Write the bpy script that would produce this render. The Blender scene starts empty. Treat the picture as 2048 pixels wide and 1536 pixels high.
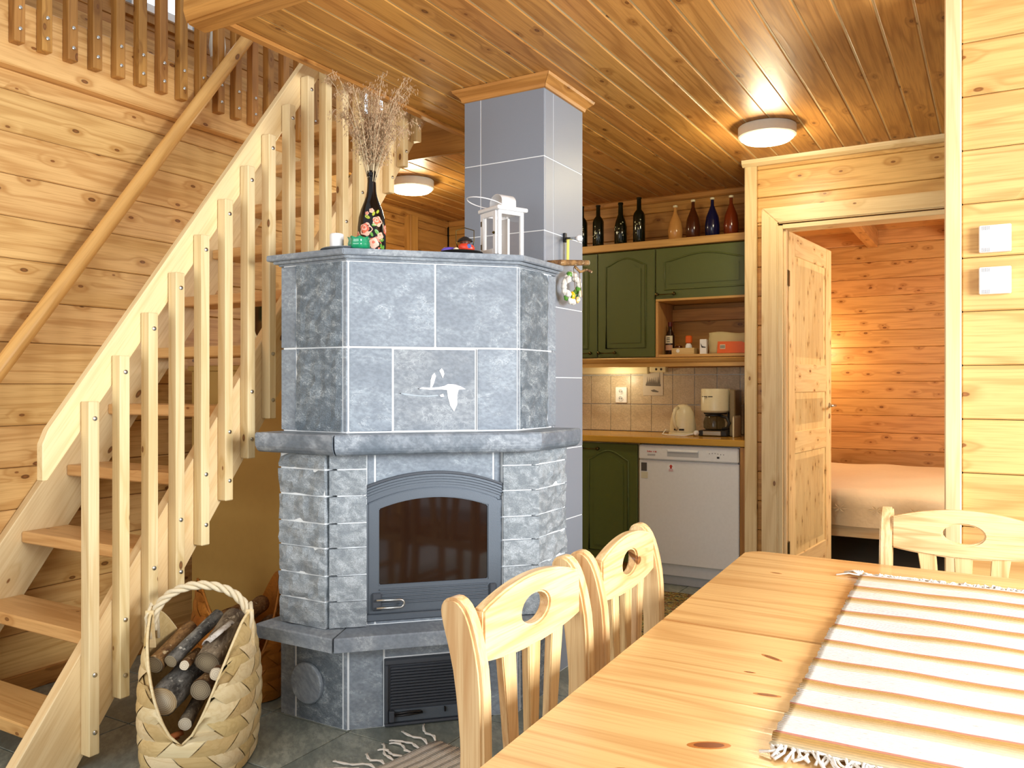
import bpy, bmesh, math, random
from mathutils import Vector, Matrix, noise
random.seed(7)
C = bpy.context.scene.collection
S = bpy.context.scene
PI = math.pi

# ---------------------------------------------------------------- camera, world, lights, exposure
YAW = math.atan(966 / 1657)
cam = bpy.data.cameras.new('camera'); camo = bpy.data.objects.new('camera', cam); C.objects.link(camo)
camo.location = (0, 0, 1.24); camo.rotation_euler = (PI / 2, 0, YAW)
cam.sensor_width = 36; cam.lens = 1657 / 2048 * 36; cam.clip_start = 0.05; cam.clip_end = 60
S.camera = camo
w = bpy.data.worlds.new('world'); S.world = w; w.use_nodes = True
w.node_tree.nodes['Background'].inputs[0].default_value = (0.97, 0.985, 1.0, 1)
w.node_tree.nodes['Background'].inputs[1].default_value = 0.60
def area(name, loc, to, sx, sy, power, col):
    l = bpy.data.lights.new(name, 'AREA'); l.shape = 'RECTANGLE'; l.size = sx; l.size_y = sy; l.energy = power; l.color = col
    o = bpy.data.objects.new(name, l); C.objects.link(o); o.location = loc
    o.rotation_euler = (Vector(to) - Vector(loc)).to_track_quat('-Z', 'Y').to_euler(); return o
area('window_light_right', (1.95, 1.45, 1.55), (-2.0, 1.45, 1.0), 1.5, 0.9, 150, (0.97, 0.985, 1.0))
area('window_light_rear', (-1.5, -2.2, 1.5), (-1.9, 2.4, .5), 2.4, 1.8, 48, (0.97, 0.985, 1.0))
def point(name, loc, power, col, r=.08):
    l = bpy.data.lights.new(name, 'POINT'); l.energy = power; l.color = col; l.shadow_soft_size = r
    o = bpy.data.objects.new(name, l); C.objects.link(o); o.location = loc; return o
S.view_settings.view_transform = 'Standard'; S.view_settings.look = 'None'; S.view_settings.gamma = 1
S.view_settings.use_curve_mapping = False; S.view_settings.exposure = 0.36

# ---------------------------------------------------------------- materials
def srgb(h):
    h = h.lstrip('#'); v = [int(h[i:i + 2], 16) / 255 for i in (0, 2, 4)]
    return tuple(c / 12.92 if c <= .04045 else ((c + .055) / 1.055) ** 2.4 for c in v) + (1,)
class NT:
    def __init__(s, name):
        s.m = bpy.data.materials.new(name); s.m.use_nodes = True; s.t = s.m.node_tree
        s.b = s.t.nodes['Principled BSDF']; s.out = s.t.nodes['Material Output']
    def n(s, ty, **k):
        nd = s.t.nodes.new(ty)
        for a, v in k.items(): setattr(nd, a, v)
        return nd
    def l(s, a, b): s.t.links.new(a, b)
    def math(s, op, a, b=None, c=None, clamp=False):
        nd = s.n('ShaderNodeMath', operation=op); nd.use_clamp = clamp
        for i, v in enumerate((a, b, c)):
            if v is None: continue
            if isinstance(v, (int, float)): nd.inputs[i].default_value = v
            else: s.l(v, nd.inputs[i])
        return nd.outputs[0]
    def vec(s, x, y, z):
        nd = s.n('ShaderNodeCombineXYZ')
        for i, v in enumerate((x, y, z)):
            if isinstance(v, (int, float)): nd.inputs[i].default_value = v
            else: s.l(v, nd.inputs[i])
        return nd.outputs[0]
    def noise(s, v, sc=1, det=3, rough=.5, dist=0):
        nd = s.n('ShaderNodeTexNoise'); nd.inputs['Scale'].default_value = sc; nd.inputs['Detail'].default_value = det
        nd.inputs['Roughness'].default_value = rough; nd.inputs['Distortion'].default_value = dist
        s.l(v, nd.inputs['Vector']); return nd.outputs[0]
    def mix(s, f, a, b, mode='MIX'):
        nd = s.n('ShaderNodeMix', data_type='RGBA', blend_type=mode); 
        for i, v in ((0, f), (6, a), (7, b)):
            if isinstance(v, (int, float, tuple)): nd.inputs[i].default_value = v
            else: s.l(v, nd.inputs[i])
        return nd.outputs[2]
    def ss(s, v, a, b):
        nd = s.n('ShaderNodeMapRange', interpolation_type='SMOOTHSTEP'); s.l(v, nd.inputs[0])
        nd.inputs[1].default_value = a; nd.inputs[2].default_value = b; return nd.outputs[0]
    def bump(s, h, st=.3, d=.01):
        nd = s.n('ShaderNodeBump'); nd.inputs['Strength'].default_value = st; nd.inputs['Distance'].default_value = d
        s.l(h, nd.inputs['Height']); s.l(nd.outputs[0], s.b.inputs['Normal'])
    def setp(s, **k):
        for a, v in k.items(): s.b.inputs[a.replace('_', ' ')].default_value = v
    def xyz(s, rnd=True):
        tc = s.n('ShaderNodeTexCoord'); sp = s.n('ShaderNodeSeparateXYZ')
        oi = s.n('ShaderNodeObjectInfo'); s.rnd = oi.outputs['Random']
        va = s.n('ShaderNodeVectorMath', operation='ADD'); s.l(tc.outputs['Object'], va.inputs[0])
        if rnd:
            r = s.math('MULTIPLY', s.rnd, 41.3); s.l(s.vec(r, s.math('MULTIPLY', s.rnd, 17.7), s.math('MULTIPLY', s.rnd, 29.1)), va.inputs[1])
        s.l(va.outputs[0], sp.inputs[0]); s.v = va.outputs[0]; s.obj = tc.outputs['Object']
        return sp.outputs[0], sp.outputs[1], sp.outputs[2]

def wood(name, base, dark, axis='X', knots=.5, rough=.38, line=.4, fine=1.0, var=.16, spec=.35, kd='#5c3413', ks=1.0):
    t = NT(name); x, y, z = t.xyz()
    g, a, b = {'X': (x, y, z), 'Y': (y, x, z), 'Z': (z, x, y)}[axis]
    ab = t.math('ADD', a, t.math('MULTIPLY', b, 1.0))
    kv = t.n('ShaderNodeTexVoronoi', voronoi_dimensions='2D'); kv.inputs['Scale'].default_value = 1
    t.l(t.vec(t.math('MULTIPLY', g, 3.4 * ks), t.math('MULTIPLY', ab, 7.0 * ks), 0), kv.inputs['Vector'])
    d = kv.outputs['Distance']; sp = t.n('ShaderNodeSeparateColor'); t.l(kv.outputs['Color'], sp.inputs[0])
    on = t.math('LESS_THAN', sp.outputs[0], knots)
    fall = t.math('MULTIPLY', t.ss(d, .36, .0), on)
    vv = t.vec(t.math('MULTIPLY', g, .8 * fine), t.math('MULTIPLY', a, 11 * fine), t.math('MULTIPLY', b, 11 * fine))
    n1 = t.noise(vv, 1, 2, .5, .3)
    ph = t.math('ADD', t.math('MULTIPLY', n1, 34), t.math('MULTIPLY', fall, 6))
    ln = t.math('POWER', t.math('MULTIPLY_ADD', t.math('SINE', ph), .5, .5), 3.0)
    vf = t.vec(t.math('MULTIPLY', g, 5 * fine), t.math('MULTIPLY', a, 170 * fine), t.math('MULTIPLY', b, 170 * fine))
    n2 = t.noise(vf, 1, 2, .6)
    n3 = t.noise(t.vec(t.math('MULTIPLY', g, 1.2), t.math('MULTIPLY', a, 4), t.math('MULTIPLY', b, 4)), 1, 2)
    c = t.mix(t.math('MULTIPLY', ln, line), srgb(base), srgb(dark))
    c = t.mix(t.math('MULTIPLY', t.ss(n2, .4, .75), line * .8), c, srgb(dark))
    c = t.mix(t.math('MULTIPLY', t.ss(n3, .45, .75), .28), c, srgb(dark))
    c = t.mix(t.math('MULTIPLY', t.ss(d, .30, .08), t.math('MULTIPLY', on, .45)), c, srgb(dark))
    kz = t.math('MULTIPLY_ADD', sp.outputs[1], .05, .028)
    kn = t.math('MULTIPLY', t.math('MULTIPLY', t.ss(t.math('SUBTRACT', d, kz), .02, -.01), 1.0), on)
    kr = t.mix(t.ss(d, .075, .0), srgb(kd), srgb('#8a5325'))
    c = t.mix(t.math('MULTIPLY', kn, .9), c, kr)
    hv = t.n('ShaderNodeHueSaturation'); t.l(c, hv.inputs['Color'])
    t.l(t.math('MULTIPLY_ADD', t.rnd, var, 1 - var * .55), hv.inputs['Value'])
    t.l(t.math('MULTIPLY_ADD', t.math('FRACT', t.math('MULTIPLY', t.rnd, 7.3)), .008, .497), hv.inputs['Hue'])
    t.l(hv.outputs[0], t.b.inputs['Base Color'])
    t.setp(Roughness=rough); t.b.inputs['Specular IOR Level'].default_value = spec
    t.bump(t.math('ADD', ln, n2), .12, .002)
    return t.m
def wood3(name, *a, **k): return {ax: wood(name + '_' + ax.lower(), *a, axis=ax, **k) for ax in 'XYZ'}
def plain(name, col, rough=.5, metal=0, spec=.5, bump=0, bs=60, var=0.0, emis=None, es=0):
    t = NT(name); t.xyz(); c = srgb(col)
    n = t.noise(t.v, bs, 3)
    cc = t.mix(t.math('MULTIPLY', t.ss(n, .35, .7), .10), c, tuple(v * .72 for v in c[:3]) + (1,))
    if var:
        hv = t.n('ShaderNodeHueSaturation'); t.l(cc, hv.inputs['Color']); t.l(t.math('MULTIPLY_ADD', t.rnd, var, 1 - var / 2), hv.inputs['Value']); cc = hv.outputs[0]
    t.l(cc, t.b.inputs['Base Color']); t.setp(Roughness=rough, Metallic=metal); t.b.inputs['Specular IOR Level'].default_value = spec
    if bump: t.bump(n, bump, .004)
    if emis: t.b.inputs['Emission Color'].default_value = srgb(emis); t.b.inputs['Emission Strength'].default_value = es
    return t.m
def glass(name, col='#ffffff', rough=.02, alpha=.12):
    t = NT(name); tr = t.n('ShaderNodeBsdfTransparent'); tr.inputs[0].default_value = srgb(col)
    gl = t.n('ShaderNodeBsdfGlossy'); gl.inputs['Roughness'].default_value = rough
    lw = t.n('ShaderNodeLayerWeight'); lw.inputs[0].default_value = .5; f = t.math('MULTIPLY_ADD', t.math('POWER', lw.outputs['Facing'], 4), .6, .03)
    mx = t.n('ShaderNodeMixShader'); t.l(f, mx.inputs[0]); t.l(tr.outputs[0], mx.inputs[1]); t.l(gl.outputs[0], mx.inputs[2])
    t.l(mx.outputs[0], t.out.inputs[0]); return t.m
def stone(name, c1, c2, vein='#dfe6ea', vs=.35, sc=6, rough=.45, bump=.15, bd=.006, var=.1, spot=.25, streak=True):
    t = NT(name); x, y, z = t.xyz(); h = t.math('ADD', x, t.math('MULTIPLY', y, .7))
    t.v = t.vec(t.math('ADD', h, t.math('MULTIPLY', z, -1.1)), t.math('MULTIPLY', t.math('ADD', z, t.math('MULTIPLY', h, .5)), 1.7), y) if streak else t.v
    n = t.noise(t.v, sc, 5, .6, .6); n2 = t.noise(t.v, sc * 9, 4, .65)
    vn = t.noise(t.v, sc * .9, 6, .7, .5)
    c = t.mix(t.ss(n, .35, .68), srgb(c1), srgb(c2))
    c = t.mix(t.math('MULTIPLY', t.ss(n2, .35, .65), .6), c, tuple(v * .7 for v in srgb(c1)[:3]) + (1,))
    v = t.math('MULTIPLY', t.ss(t.math('ABSOLUTE', t.math('SUBTRACT', vn, .5)), .012, .0), t.ss(n, .45, .6))
    c = t.mix(t.math('MULTIPLY', v, vs), c, srgb(vein))
    c = t.mix(t.math('MULTIPLY', t.ss(t.noise(t.obj, sc * 2.2, 1), .74, .78), spot), c, tuple(q * .45 for q in srgb(c1)[:3]) + (1,))
    hv = t.n('ShaderNodeHueSaturation'); t.l(c, hv.inputs['Color']); t.l(t.math('MULTIPLY_ADD', t.rnd, var, 1 - var / 2), hv.inputs['Value'])
    t.l(hv.outputs[0], t.b.inputs['Base Color']); t.setp(Roughness=rough); t.b.inputs['Specular IOR Level'].default_value = .3
    t.bump(t.math('ADD', t.math('MULTIPLY', n, .6), n2), bump, bd); return t.m

PINE = wood3('pale_pine', '#ead0a0', '#c9a066', knots=.33, line=.32, var=.08, ks=1.3)
WALL = wood3('wall_pine', '#e3b877', '#b27c3c', knots=.5, line=.5, var=.10, ks=1.35)
AMBER = wood3('amber_pine', '#bd8745', '#804e1c', knots=.4, line=.4, var=.14, ks=1.3)
CEIL = wood3('ceiling_pine', '#cf9650', '#8c5620', knots=.35, line=.45, var=.18, rough=.42, ks=1.5, spec=.2)
WARM = wood3('bedroom_pine', '#d09c5e', '#9a642e', knots=.5, line=.40, var=.10, kd='#5a2c12', ks=1.45)
STAIR = wood3('stair_pine', '#ecd6a6', '#c8a566', knots=.25, line=.34, var=.10, ks=1.4)
TREAD = wood3('tread_pine', '#dfb276', '#b27c42', knots=.3, line=.42, var=.08, ks=1.3)
TABLE = wood3('table_pine', '#e2b777', '#b27c40', knots=.10, line=.42, var=.03, rough=.22, fine=.8, ks=.8, spec=.5)
CHAIR = wood3('chair_pine', '#ebcd98', '#bb8850', knots=.10, line=.55, var=.06, rough=.28, fine=1.4)
DOORW = wood3('door_pine', '#efd6a0', '#c59a5a', knots=.95, line=.28, var=.05, ks=1.6)
RIGHT = wood3('right_wall_pine', '#d6b071', '#ab7a40', knots=.3, line=.48, var=.05, ks=1.2)
SHELF = wood3('shelf_pine', '#d6a766', '#a8763a', knots=.1, line=.34, var=.04)
M = {}
M['soap'] = stone('soapstone_smooth', '#8a949f', '#a0abb5', sc=5, vs=.4, rough=.6)
M['soapd'] = stone('soapstone_edge_slab', '#828b95', '#a0a7ad', sc=4, vs=.3, rough=.55)
M['slab'] = stone('soapstone_mantel_slab', '#6f7a85', '#a3abb4', sc=3, vs=.25, rough=.35, var=.05)
M['rough'] = stone('soapstone_riven', '#6f7a83', '#9aa5ad', sc=13, vs=.8, bump=.6, bd=.012, rough=.6)
M['brick'] = stone('soapstone_split_face', '#98a1a8', '#c8d0d6', sc=16, vs=.7, bump=.7, bd=.01, rough=.65, var=.16)
M['mortar'] = plain('pale_grout', '#e9eef1', .8, bump=.1, bs=200)
M['chim'] = plain('blue_grey_tile', '#868e9a', .45, bs=400, bump=.05, var=.05)
M['iron'] = plain('grey_cast_iron', '#626b75', .42, .45, bs=300, bump=.08)
M['irond'] = plain('dark_cast_iron', '#4a4f57', .5, .3, bs=300, bump=.08)
M['steel'] = plain('brushed_steel', '#c9c9c6', .25, 1)
M['black'] = plain('soot_black', '#120b08', .35)
M['white'] = plain('white_enamel', '#e9eaec', .3)
M['wplastic'] = plain('white_plastic', '#f2f3f4', .4)
M['cream'] = plain('cream_plastic', '#e6dcb8', .3)
M['green'] = plain('green_cabinet_paint', '#56602d', .38, bs=500, bump=.05)
M['brass'] = plain('aged_brass', '#5d4f2b', .3, 1)
M['worktop'] = wood3('worktop_laminate', '#c9973e', '#ab7a28', knots=.0, line=.3, var=.0, rough=.2)
M['bsplash'] = stone('beige_tile', '#cdbca0', '#dccdb4', sc=7, vs=.05, rough=.3, bump=.03, var=.03, spot=0)
M['slate'] = stone('slate_floor_tile', '#788079', '#a4a89b', sc=3.2, vs=.12, rough=.32, bump=.15, var=.25, spot=.05)
M['grout'] = plain('floor_grout', '#8b8d8a', .8)
M['lampw'] = plain('lamp_white_body', '#e6e4d8', .4)
M['lamp'] = plain('lamp_diffuser_glow', '#ffffff', .5, emis='#fff6cf', es=9)
M['fglass'] = NT('stove_glass').m
_t = M['fglass'].node_tree.nodes['Principled BSDF']; _t.inputs['Base Color'].default_value = srgb('#22130d'); _t.inputs['Roughness'].default_value = .06; _t.inputs['Specular IOR Level'].default_value = .6
M['glass'] = glass('clear_glass'); M['gbottle'] = plain('dark_green_glass', '#10160a', .06)
M['bblack'] = plain('black_bottle_paint', '#0c0a09', .12)
M['olive'] = plain('olive_panel_laminate', '#c09c56', .4, bs=30)
M['cotton'] = plain('white_cotton', '#efeae0', .95, bump=.4, bs=500)
M['strip1'] = wood('birch_strip_pale', '#ecd9ae', '#cfae70', 'X', knots=0, line=.3, var=.12, fine=2)
M['strip2'] = wood('birch_strip_tan', '#dcc28a', '#b8965a', 'X', knots=0, line=.3, var=.12, fine=2)
M['strip3'] = wood('amber_strip', '#b9742c', '#7d4714', 'X', knots=0, line=.3, var=.2, fine=2)
M['rope'] = plain('twisted_root_handle', '#e2d3b2', .7, bump=.4, bs=120)
def barkmat(name, a, b, c):
    t = NT(name); x, y, z = t.xyz(); n = t.noise(t.vec(t.math('MULTIPLY', x, 30), t.math('MULTIPLY', y, 30), t.math('MULTIPLY', z, 12)), 1, 6, .7)
    n2 = t.noise(t.v, 60, 3); cc = t.mix(t.ss(n, .35, .65), srgb(a), srgb(b)); cc = t.mix(t.ss(n2, .6, .72), cc, srgb(c))
    t.l(cc, t.b.inputs['Base Color']); t.setp(Roughness=.85); t.bump(n, 1, .01); return t.m
M['bark'] = barkmat('log_bark', '#4a3a2a', '#8f8069', '#b9aa90'); M['bark2'] = barkmat('grey_log_bark', '#3a3835', '#8b8880', '#c2beb2'); M['bark3'] = barkmat('brown_log_bark', '#5b3b1f', '#a9814f', '#d6bd92')
M['birch'] = barkmat('birch_peel', '#b3a79a', '#e4dfd6', '#4a3b2e')
def endmat(name, a, b):
    t = NT(name); x, y, z = t.xyz(False); r = t.math('SQRT', t.math('ADD', t.math('MULTIPLY', x, x), t.math('MULTIPLY', y, y)))
    n = t.noise(t.obj, 30, 2); s_ = t.math('SINE', t.math('ADD', t.math('MULTIPLY', r, 1100), t.math('MULTIPLY', n, 5)))
    t.l(t.mix(t.math('MULTIPLY_ADD', s_, .35, t.ss(r, .0, .05)), srgb(a), srgb(b)), t.b.inputs['Base Color']); t.setp(Roughness=.8); return t.m
M['cut'] = endmat('sawn_log_end', '#e2d6bd', '#a98d62'); M['cut2'] = endmat('weathered_log_end', '#a8987a', '#5f503c')
M['coral'] = plain('rose_coral', '#d9694a', .4); M['pink'] = plain('rose_pink', '#efb79f', .4); M['leafg'] = plain('leaf_green', '#5e9a35', .4); M['leafy'] = plain('leaf_lime', '#a9b53a', .4)
M['straw'] = plain('dried_grass', '#b99a78', .9); M['stem'] = plain('dried_stem', '#d8c6a2', .9)
M['greeng'] = plain('green_glass_pressed', '#0f8f62', .08, spec=.8)
M['orange'] = plain('orange_plastic', '#e5651c', .4); M['red'] = plain('red_print', '#c0301f', .5); M['violet'] = plain('violet_wrapper', '#6c57c0', .3); M['ink'] = plain('black_ink', '#1d1b1b', .5)
M['paper'] = plain('paper_label', '#e9dfc0', .7); M['kraft'] = plain('kraft_paper', '#c9b887', .7, bs=15); M['yellow'] = plain('yellow_ribbon', '#e0d463', .6)
M['dark'] = plain('dark_void', '#0b0908', .9)
M['quilt'] = plain('cream_bedspread', '#e6d3b0', .9, bump=.5, bs=35)

# ---------------------------------------------------------------- object helpers
W = {}
def reg(o, m, parent, local=False):
    W[o.as_pointer()] = m if not (parent and local) else W[parent.as_pointer()] @ m
    C.objects.link(o)
    if parent:
        o.parent = parent
        if not local: o.matrix_parent_inverse = W[parent.as_pointer()].inverted()
    o.matrix_basis = m
    return o
def meta(o, label=None, cat=None, group=None, kind=None):
    if label: o['label'] = label
    if cat: o['category'] = cat
    if group: o['group'] = group
    if kind: o['kind'] = kind
    return o
def thing(name, label, cat, loc=(0, 0, 0), rz=0, group=None, kind=None):
    o = bpy.data.objects.new(name, None); o.empty_display_size = .1
    reg(o, Matrix.Translation(loc) @ Matrix.Rotation(rz, 4, 'Z'), None)
    return meta(o, label, cat, group, kind)
def link(name, me, m, parent=None, local=False):
    o = bpy.data.objects.new(name, me); return reg(o, m, parent, local)
def mesh(name, vs, fs, mat, smooth=False):
    me = bpy.data.meshes.new(name); me.from_pydata([tuple(v) for v in vs], [], fs)
    if isinstance(mat, (list, tuple)):
        for q in mat: me.materials.append(q)
    else: me.materials.append(mat)
    if smooth: me.polygons.foreach_set('use_smooth', [True] * len(me.polygons))
    me.update(); return me
def raw(name, vs, fs, mat, parent=None, smooth=False, local=False, fix=True):
    vs = [Vector(v) for v in vs]; c = sum(vs, Vector()) / len(vs)
    me = mesh(name, [v - c for v in vs], fs, mat, smooth)
    if fix:
        bm = bmesh.new(); bm.from_mesh(me); bmesh.ops.recalc_face_normals(bm, faces=bm.faces); bm.to_mesh(me); bm.free()
    return link(name, me, Matrix.Translation(c), parent, local)
_bc = {}
def boxmesh(dx, dy, dz, mat, bev):
    k = (round(dx, 4), round(dy, 4), round(dz, 4), mat.name, bev)
    if k in _bc: return _bc[k]
    bm = bmesh.new(); bmesh.ops.create_cube(bm, size=1)
    for v in bm.verts: v.co = Vector((v.co.x * dx, v.co.y * dy, v.co.z * dz))
    if bev: bmesh.ops.bevel(bm, geom=bm.edges[:], offset=min(bev, min(dx, dy, dz) * .45), segments=1, affect='EDGES')
    me = bpy.data.meshes.new('box'); bm.to_mesh(me); bm.free(); me.materials.append(mat); _bc[k] = me; return me
def bx(name, x0, x1, y0, y1, z0, z1, mat, parent=None, bev=.002, local=False, rot=None):
    me = boxmesh(abs(x1 - x0), abs(y1 - y0), abs(z1 - z0), mat, bev)
    m = Matrix.Translation(((x0 + x1) / 2, (y0 + y1) / 2, (z0 + z1) / 2))
    if rot: m = m @ rot
    return link(name, me, m, parent, local)
def prism(name, pts, axis, a0, a1, mat, parent=None, bev=0, local=False, smooth=False, hole=None):
    """pts: 2D outline, extruded along axis from a0 to a1. axis X: pts=(y,z); Y: pts=(x,z); Z: pts=(x,y)"""
    f = {'X': lambda p, a: (a, p[0], p[1]), 'Y': lambda p, a: (p[0], a, p[1]), 'Z': lambda p, a: (p[0], p[1], a)}[axis]
    n = len(pts)
    if hole:
        h = len(hole); bm = bmesh.new()
        vs = [[bm.verts.new(f(p, a)) for p in list(pts) + list(hole)] for a in (a0, a1)]
        for L in vs:
            es = [bm.edges.new((L[i], L[(i + 1) % n])) for i in range(n)] + [bm.edges.new((L[n + i], L[n + (i + 1) % h])) for i in range(h)]
            bmesh.ops.triangle_fill(bm, edges=es, use_beauty=True)
        for i in range(n): bm.faces.new((vs[0][i], vs[0][(i + 1) % n], vs[1][(i + 1) % n], vs[1][i]))
        for i in range(h): bm.faces.new((vs[0][n + i], vs[0][n + (i + 1) % h], vs[1][n + (i + 1) % h], vs[1][n + i]))
    else:
        bm = bmesh.new(); A = [bm.verts.new(f(p, a0)) for p in pts]; B = [bm.verts.new(f(p, a1)) for p in pts]
        bm.faces.new(A); bm.faces.new(B)
        for i in range(n): bm.faces.new((A[i], A[(i + 1) % n], B[(i + 1) % n], B[i]))
    bmesh.ops.recalc_face_normals(bm, faces=bm.faces)
    if bev:
        es = [e for e in bm.edges if len(e.link_faces) == 2 and e.calc_face_angle(0) > .6]
        bmesh.ops.bevel(bm, geom=es, offset=bev, segments=2, affect='EDGES')
    c = sum((v.co for v in bm.verts), Vector()) / len(bm.verts)
    for v in bm.verts: v.co -= c
    me = bpy.data.meshes.new(name); bm.to_mesh(me); bm.free(); me.materials.append(mat)
    if smooth:
        me.polygons.foreach_set('use_smooth', [True] * len(me.polygons)); me.set_sharp_from_angle(angle=.6)
    return link(name, me, Matrix.Translation(c), parent, local)
def lathe_me(name, prof, mat, seg=24):
    vs, fs = [], []
    n = len(prof)
    for r, z in prof:
        for k in range(seg): vs.append((r * math.cos(2 * PI * k / seg), r * math.sin(2 * PI * k / seg), z))
    for i in range(n - 1):
        for k in range(seg): fs.append((i * seg + k, i * seg + (k + 1) % seg, (i + 1) * seg + (k + 1) % seg, (i + 1) * seg + k))
    fs.append(tuple(range(seg - 1, -1, -1))); fs.append(tuple((n - 1) * seg + k for k in range(seg)))
    me = mesh(name, vs, fs, mat, True); me.set_sharp_from_angle(angle=.7); return me
def lathe(name, prof, loc, mat, parent=None, seg=24, rot=None, local=False):
    m = Matrix.Translation(loc)
    if rot: m = m @ rot
    return link(name, lathe_me(name, prof, mat, seg), m, parent, local)
def tubegeo(path, r, seg=8, closed=False):
    path = [Vector(p) for p in path]; n = len(path); vs, fs = [], []; up = None
    rr = r if isinstance(r, (list, tuple)) else [r] * n
    for i, p in enumerate(path):
        a = path[(i - 1) % n] if (closed or i) else p; b = path[(i + 1) % n] if (closed or i < n - 1) else p
        t = (b - a).normalized()
        if up is None: up = Vector((0, 0, 1)) if abs(t.z) < .9 else Vector((1, 0, 0))
        s_ = t.cross(up).normalized(); up = s_.cross(t).normalized()
        for k in range(seg):
            q = 2 * PI * k / seg; vs.append(p + (s_ * math.cos(q) + up * math.sin(q)) * rr[i])
    for i in range(n if closed else n - 1):
        j = (i + 1) % n
        for k in range(seg): fs.append((i * seg + k, i * seg + (k + 1) % seg, j * seg + (k + 1) % seg, j * seg + k))
    if not closed: fs.append(tuple(range(seg - 1, -1, -1))); fs.append(tuple((n - 1) * seg + k for k in range(seg)))
    return vs, fs
def tube(name, path, r, mat, parent=None, seg=8, closed=False, local=False):
    vs, fs = tubegeo(path, r, seg, closed); return raw(name, vs, fs, mat, parent, True, local)
class MB:
    def __init__(s): s.v = []; s.f = []
    def add(s, vs, fs):
        o = len(s.v); s.v += [Vector(v) for v in vs]; s.f += [tuple(i + o for i in f) for f in fs]
    def box(s, x0, x1, y0, y1, z0, z1):
        s.add([(x, y, z) for x in (x0, x1) for y in (y0, y1) for z in (z0, z1)], [(0, 1, 3, 2), (4, 6, 7, 5), (0, 4, 5, 1), (2, 3, 7, 6), (0, 2, 6, 4), (1, 5, 7, 3)])
    def tube(s, path, r, seg=6, closed=False): s.add(*tubegeo(path, r, seg, closed))
    def build(s, name, mat, parent=None, smooth=False, local=False): return raw(name, s.v, s.f, mat, parent, smooth, local)
# ================================================================ room shell
CZ = 2.525
def struct(name, x0, x1, y0, y1, z0, z1, mat, **k):
    return meta(bx(name, x0, x1, y0, y1, z0, z1, mat, bev=0, **k), kind='structure')
# floor with slate tiles
fl = struct('floor', -5, 2.6, -3, 9, -.12, -.006, M['grout'])
tx, ty = .369, .346
for i in range(-5, 8):
    for j in range(-4, 10):
        x0 = -1.995 + tx * i; y0 = 2.255 + ty * j
        if x0 + tx < -3.75 or x0 > .7 or (y0 > 4.8 and x0 < -1.3): continue
        bx('floor_tile', x0 + .0025, x0 + tx - .0025, y0 + .0025, y0 + ty - .0025, -.02, 0, M['slate'], fl, bev=.0015)
PL = .168
def planks(wall, axis, fixed, a0, a1, zs, m3, side=1, th=.02, proud=.0, name='plank', bev=.004):
    """horizontal boards: axis 'X' boards run along x at y=fixed, axis 'Y' along y at x=fixed"""
    for z0, z1 in zip(zs[:-1], zs[1:]):
        e = proud + random.uniform(-.001, .001)
        if axis == 'X': bx(name, a0, a1, *sorted((fixed - side * th, fixed + side * e)), z0 + .001, z1 - .001, m3['X'], wall, bev)
        else: bx(name, *sorted((fixed - side * th, fixed + side * e)), a0, a1, z0 + .001, z1 - .001, m3['Y'], wall, bev)
def zl(start, a, b):
    k0 = math.ceil((a - start) / PL - 1e-6); k1 = math.floor((b - start) / PL + 1e-6)
    r = [start + k * PL for k in range(k0, k1 + 1)]
    if r[0] > a + .01: r = [a] + r
    if r[-1] < b - .01: r.append(b)
    return r
# left log wall beside the stairs, upper beam and the wall of the gallery behind
wl = struct('wall_left', -3.62, -3.421, -1.0, 3.95, 0, 2.497, M['dark'])
planks(wl, 'Y', -3.4, -1.0, 3.93, zl(1.072, 0, 2.497), WALL)
bm_ = meta(bx('trim_1', -3.62, -3.345, -1.0, 3.72, 2.497, 2.76, WALL['Y'], bev=.006), kind='structure')
wj = struct('wall_nook', -3.8, -3.4, 3.955, 3.975, 0, CZ, M['dark'])
wb = struct('wall_back_left', -3.9, -3.771, 3.95, 5.46, 0, CZ, M['dark'])
planks(wb, 'Y', -3.75, 3.97, 5.42, zl(1.072, 0, CZ), AMBER)
meta(bx('trim_2', -3.75, -3.69, 4.86, 4.95, 0, 2.48, AMBER['Z']), kind='structure')
meta(bx('trim_3', -3.75, -3.72, 3.98, 5.40, 2.47, CZ, AMBER['Y'], bev=.012), kind='structure')
# gallery wall above
wu = struct('wall_gallery', -4.75, -4.621, -1, 8, 2.76, 5.2, M['dark'])
planks(wu, 'Y', -4.6, -1.0, 8.0, zl(3.3, 2.76, 5.2), AMBER, proud=.0)
meta(bx('trim_4', -4.6, -4.575, -1, 8, 3.27, 3.40, WARM['Y']), kind='structure')
struct('floor_gallery', -4.75, -3.345, 3.73, 8, 2.70, 2.76, AMBER['Y'])
struct('floor_gallery_left', -4.75, -3.62, -1, 3.73, 2.70, 2.76, AMBER['Y'])
wge = struct('wall_gallery_end', -4.75, -2.0, 8.0, 8.06, 2.76, 5.2, M['dark'])
planks(wge, 'X', 7.98, -4.6, -2.0, zl(3.3, 2.76, 5.2), WALL, side=-1)
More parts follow.
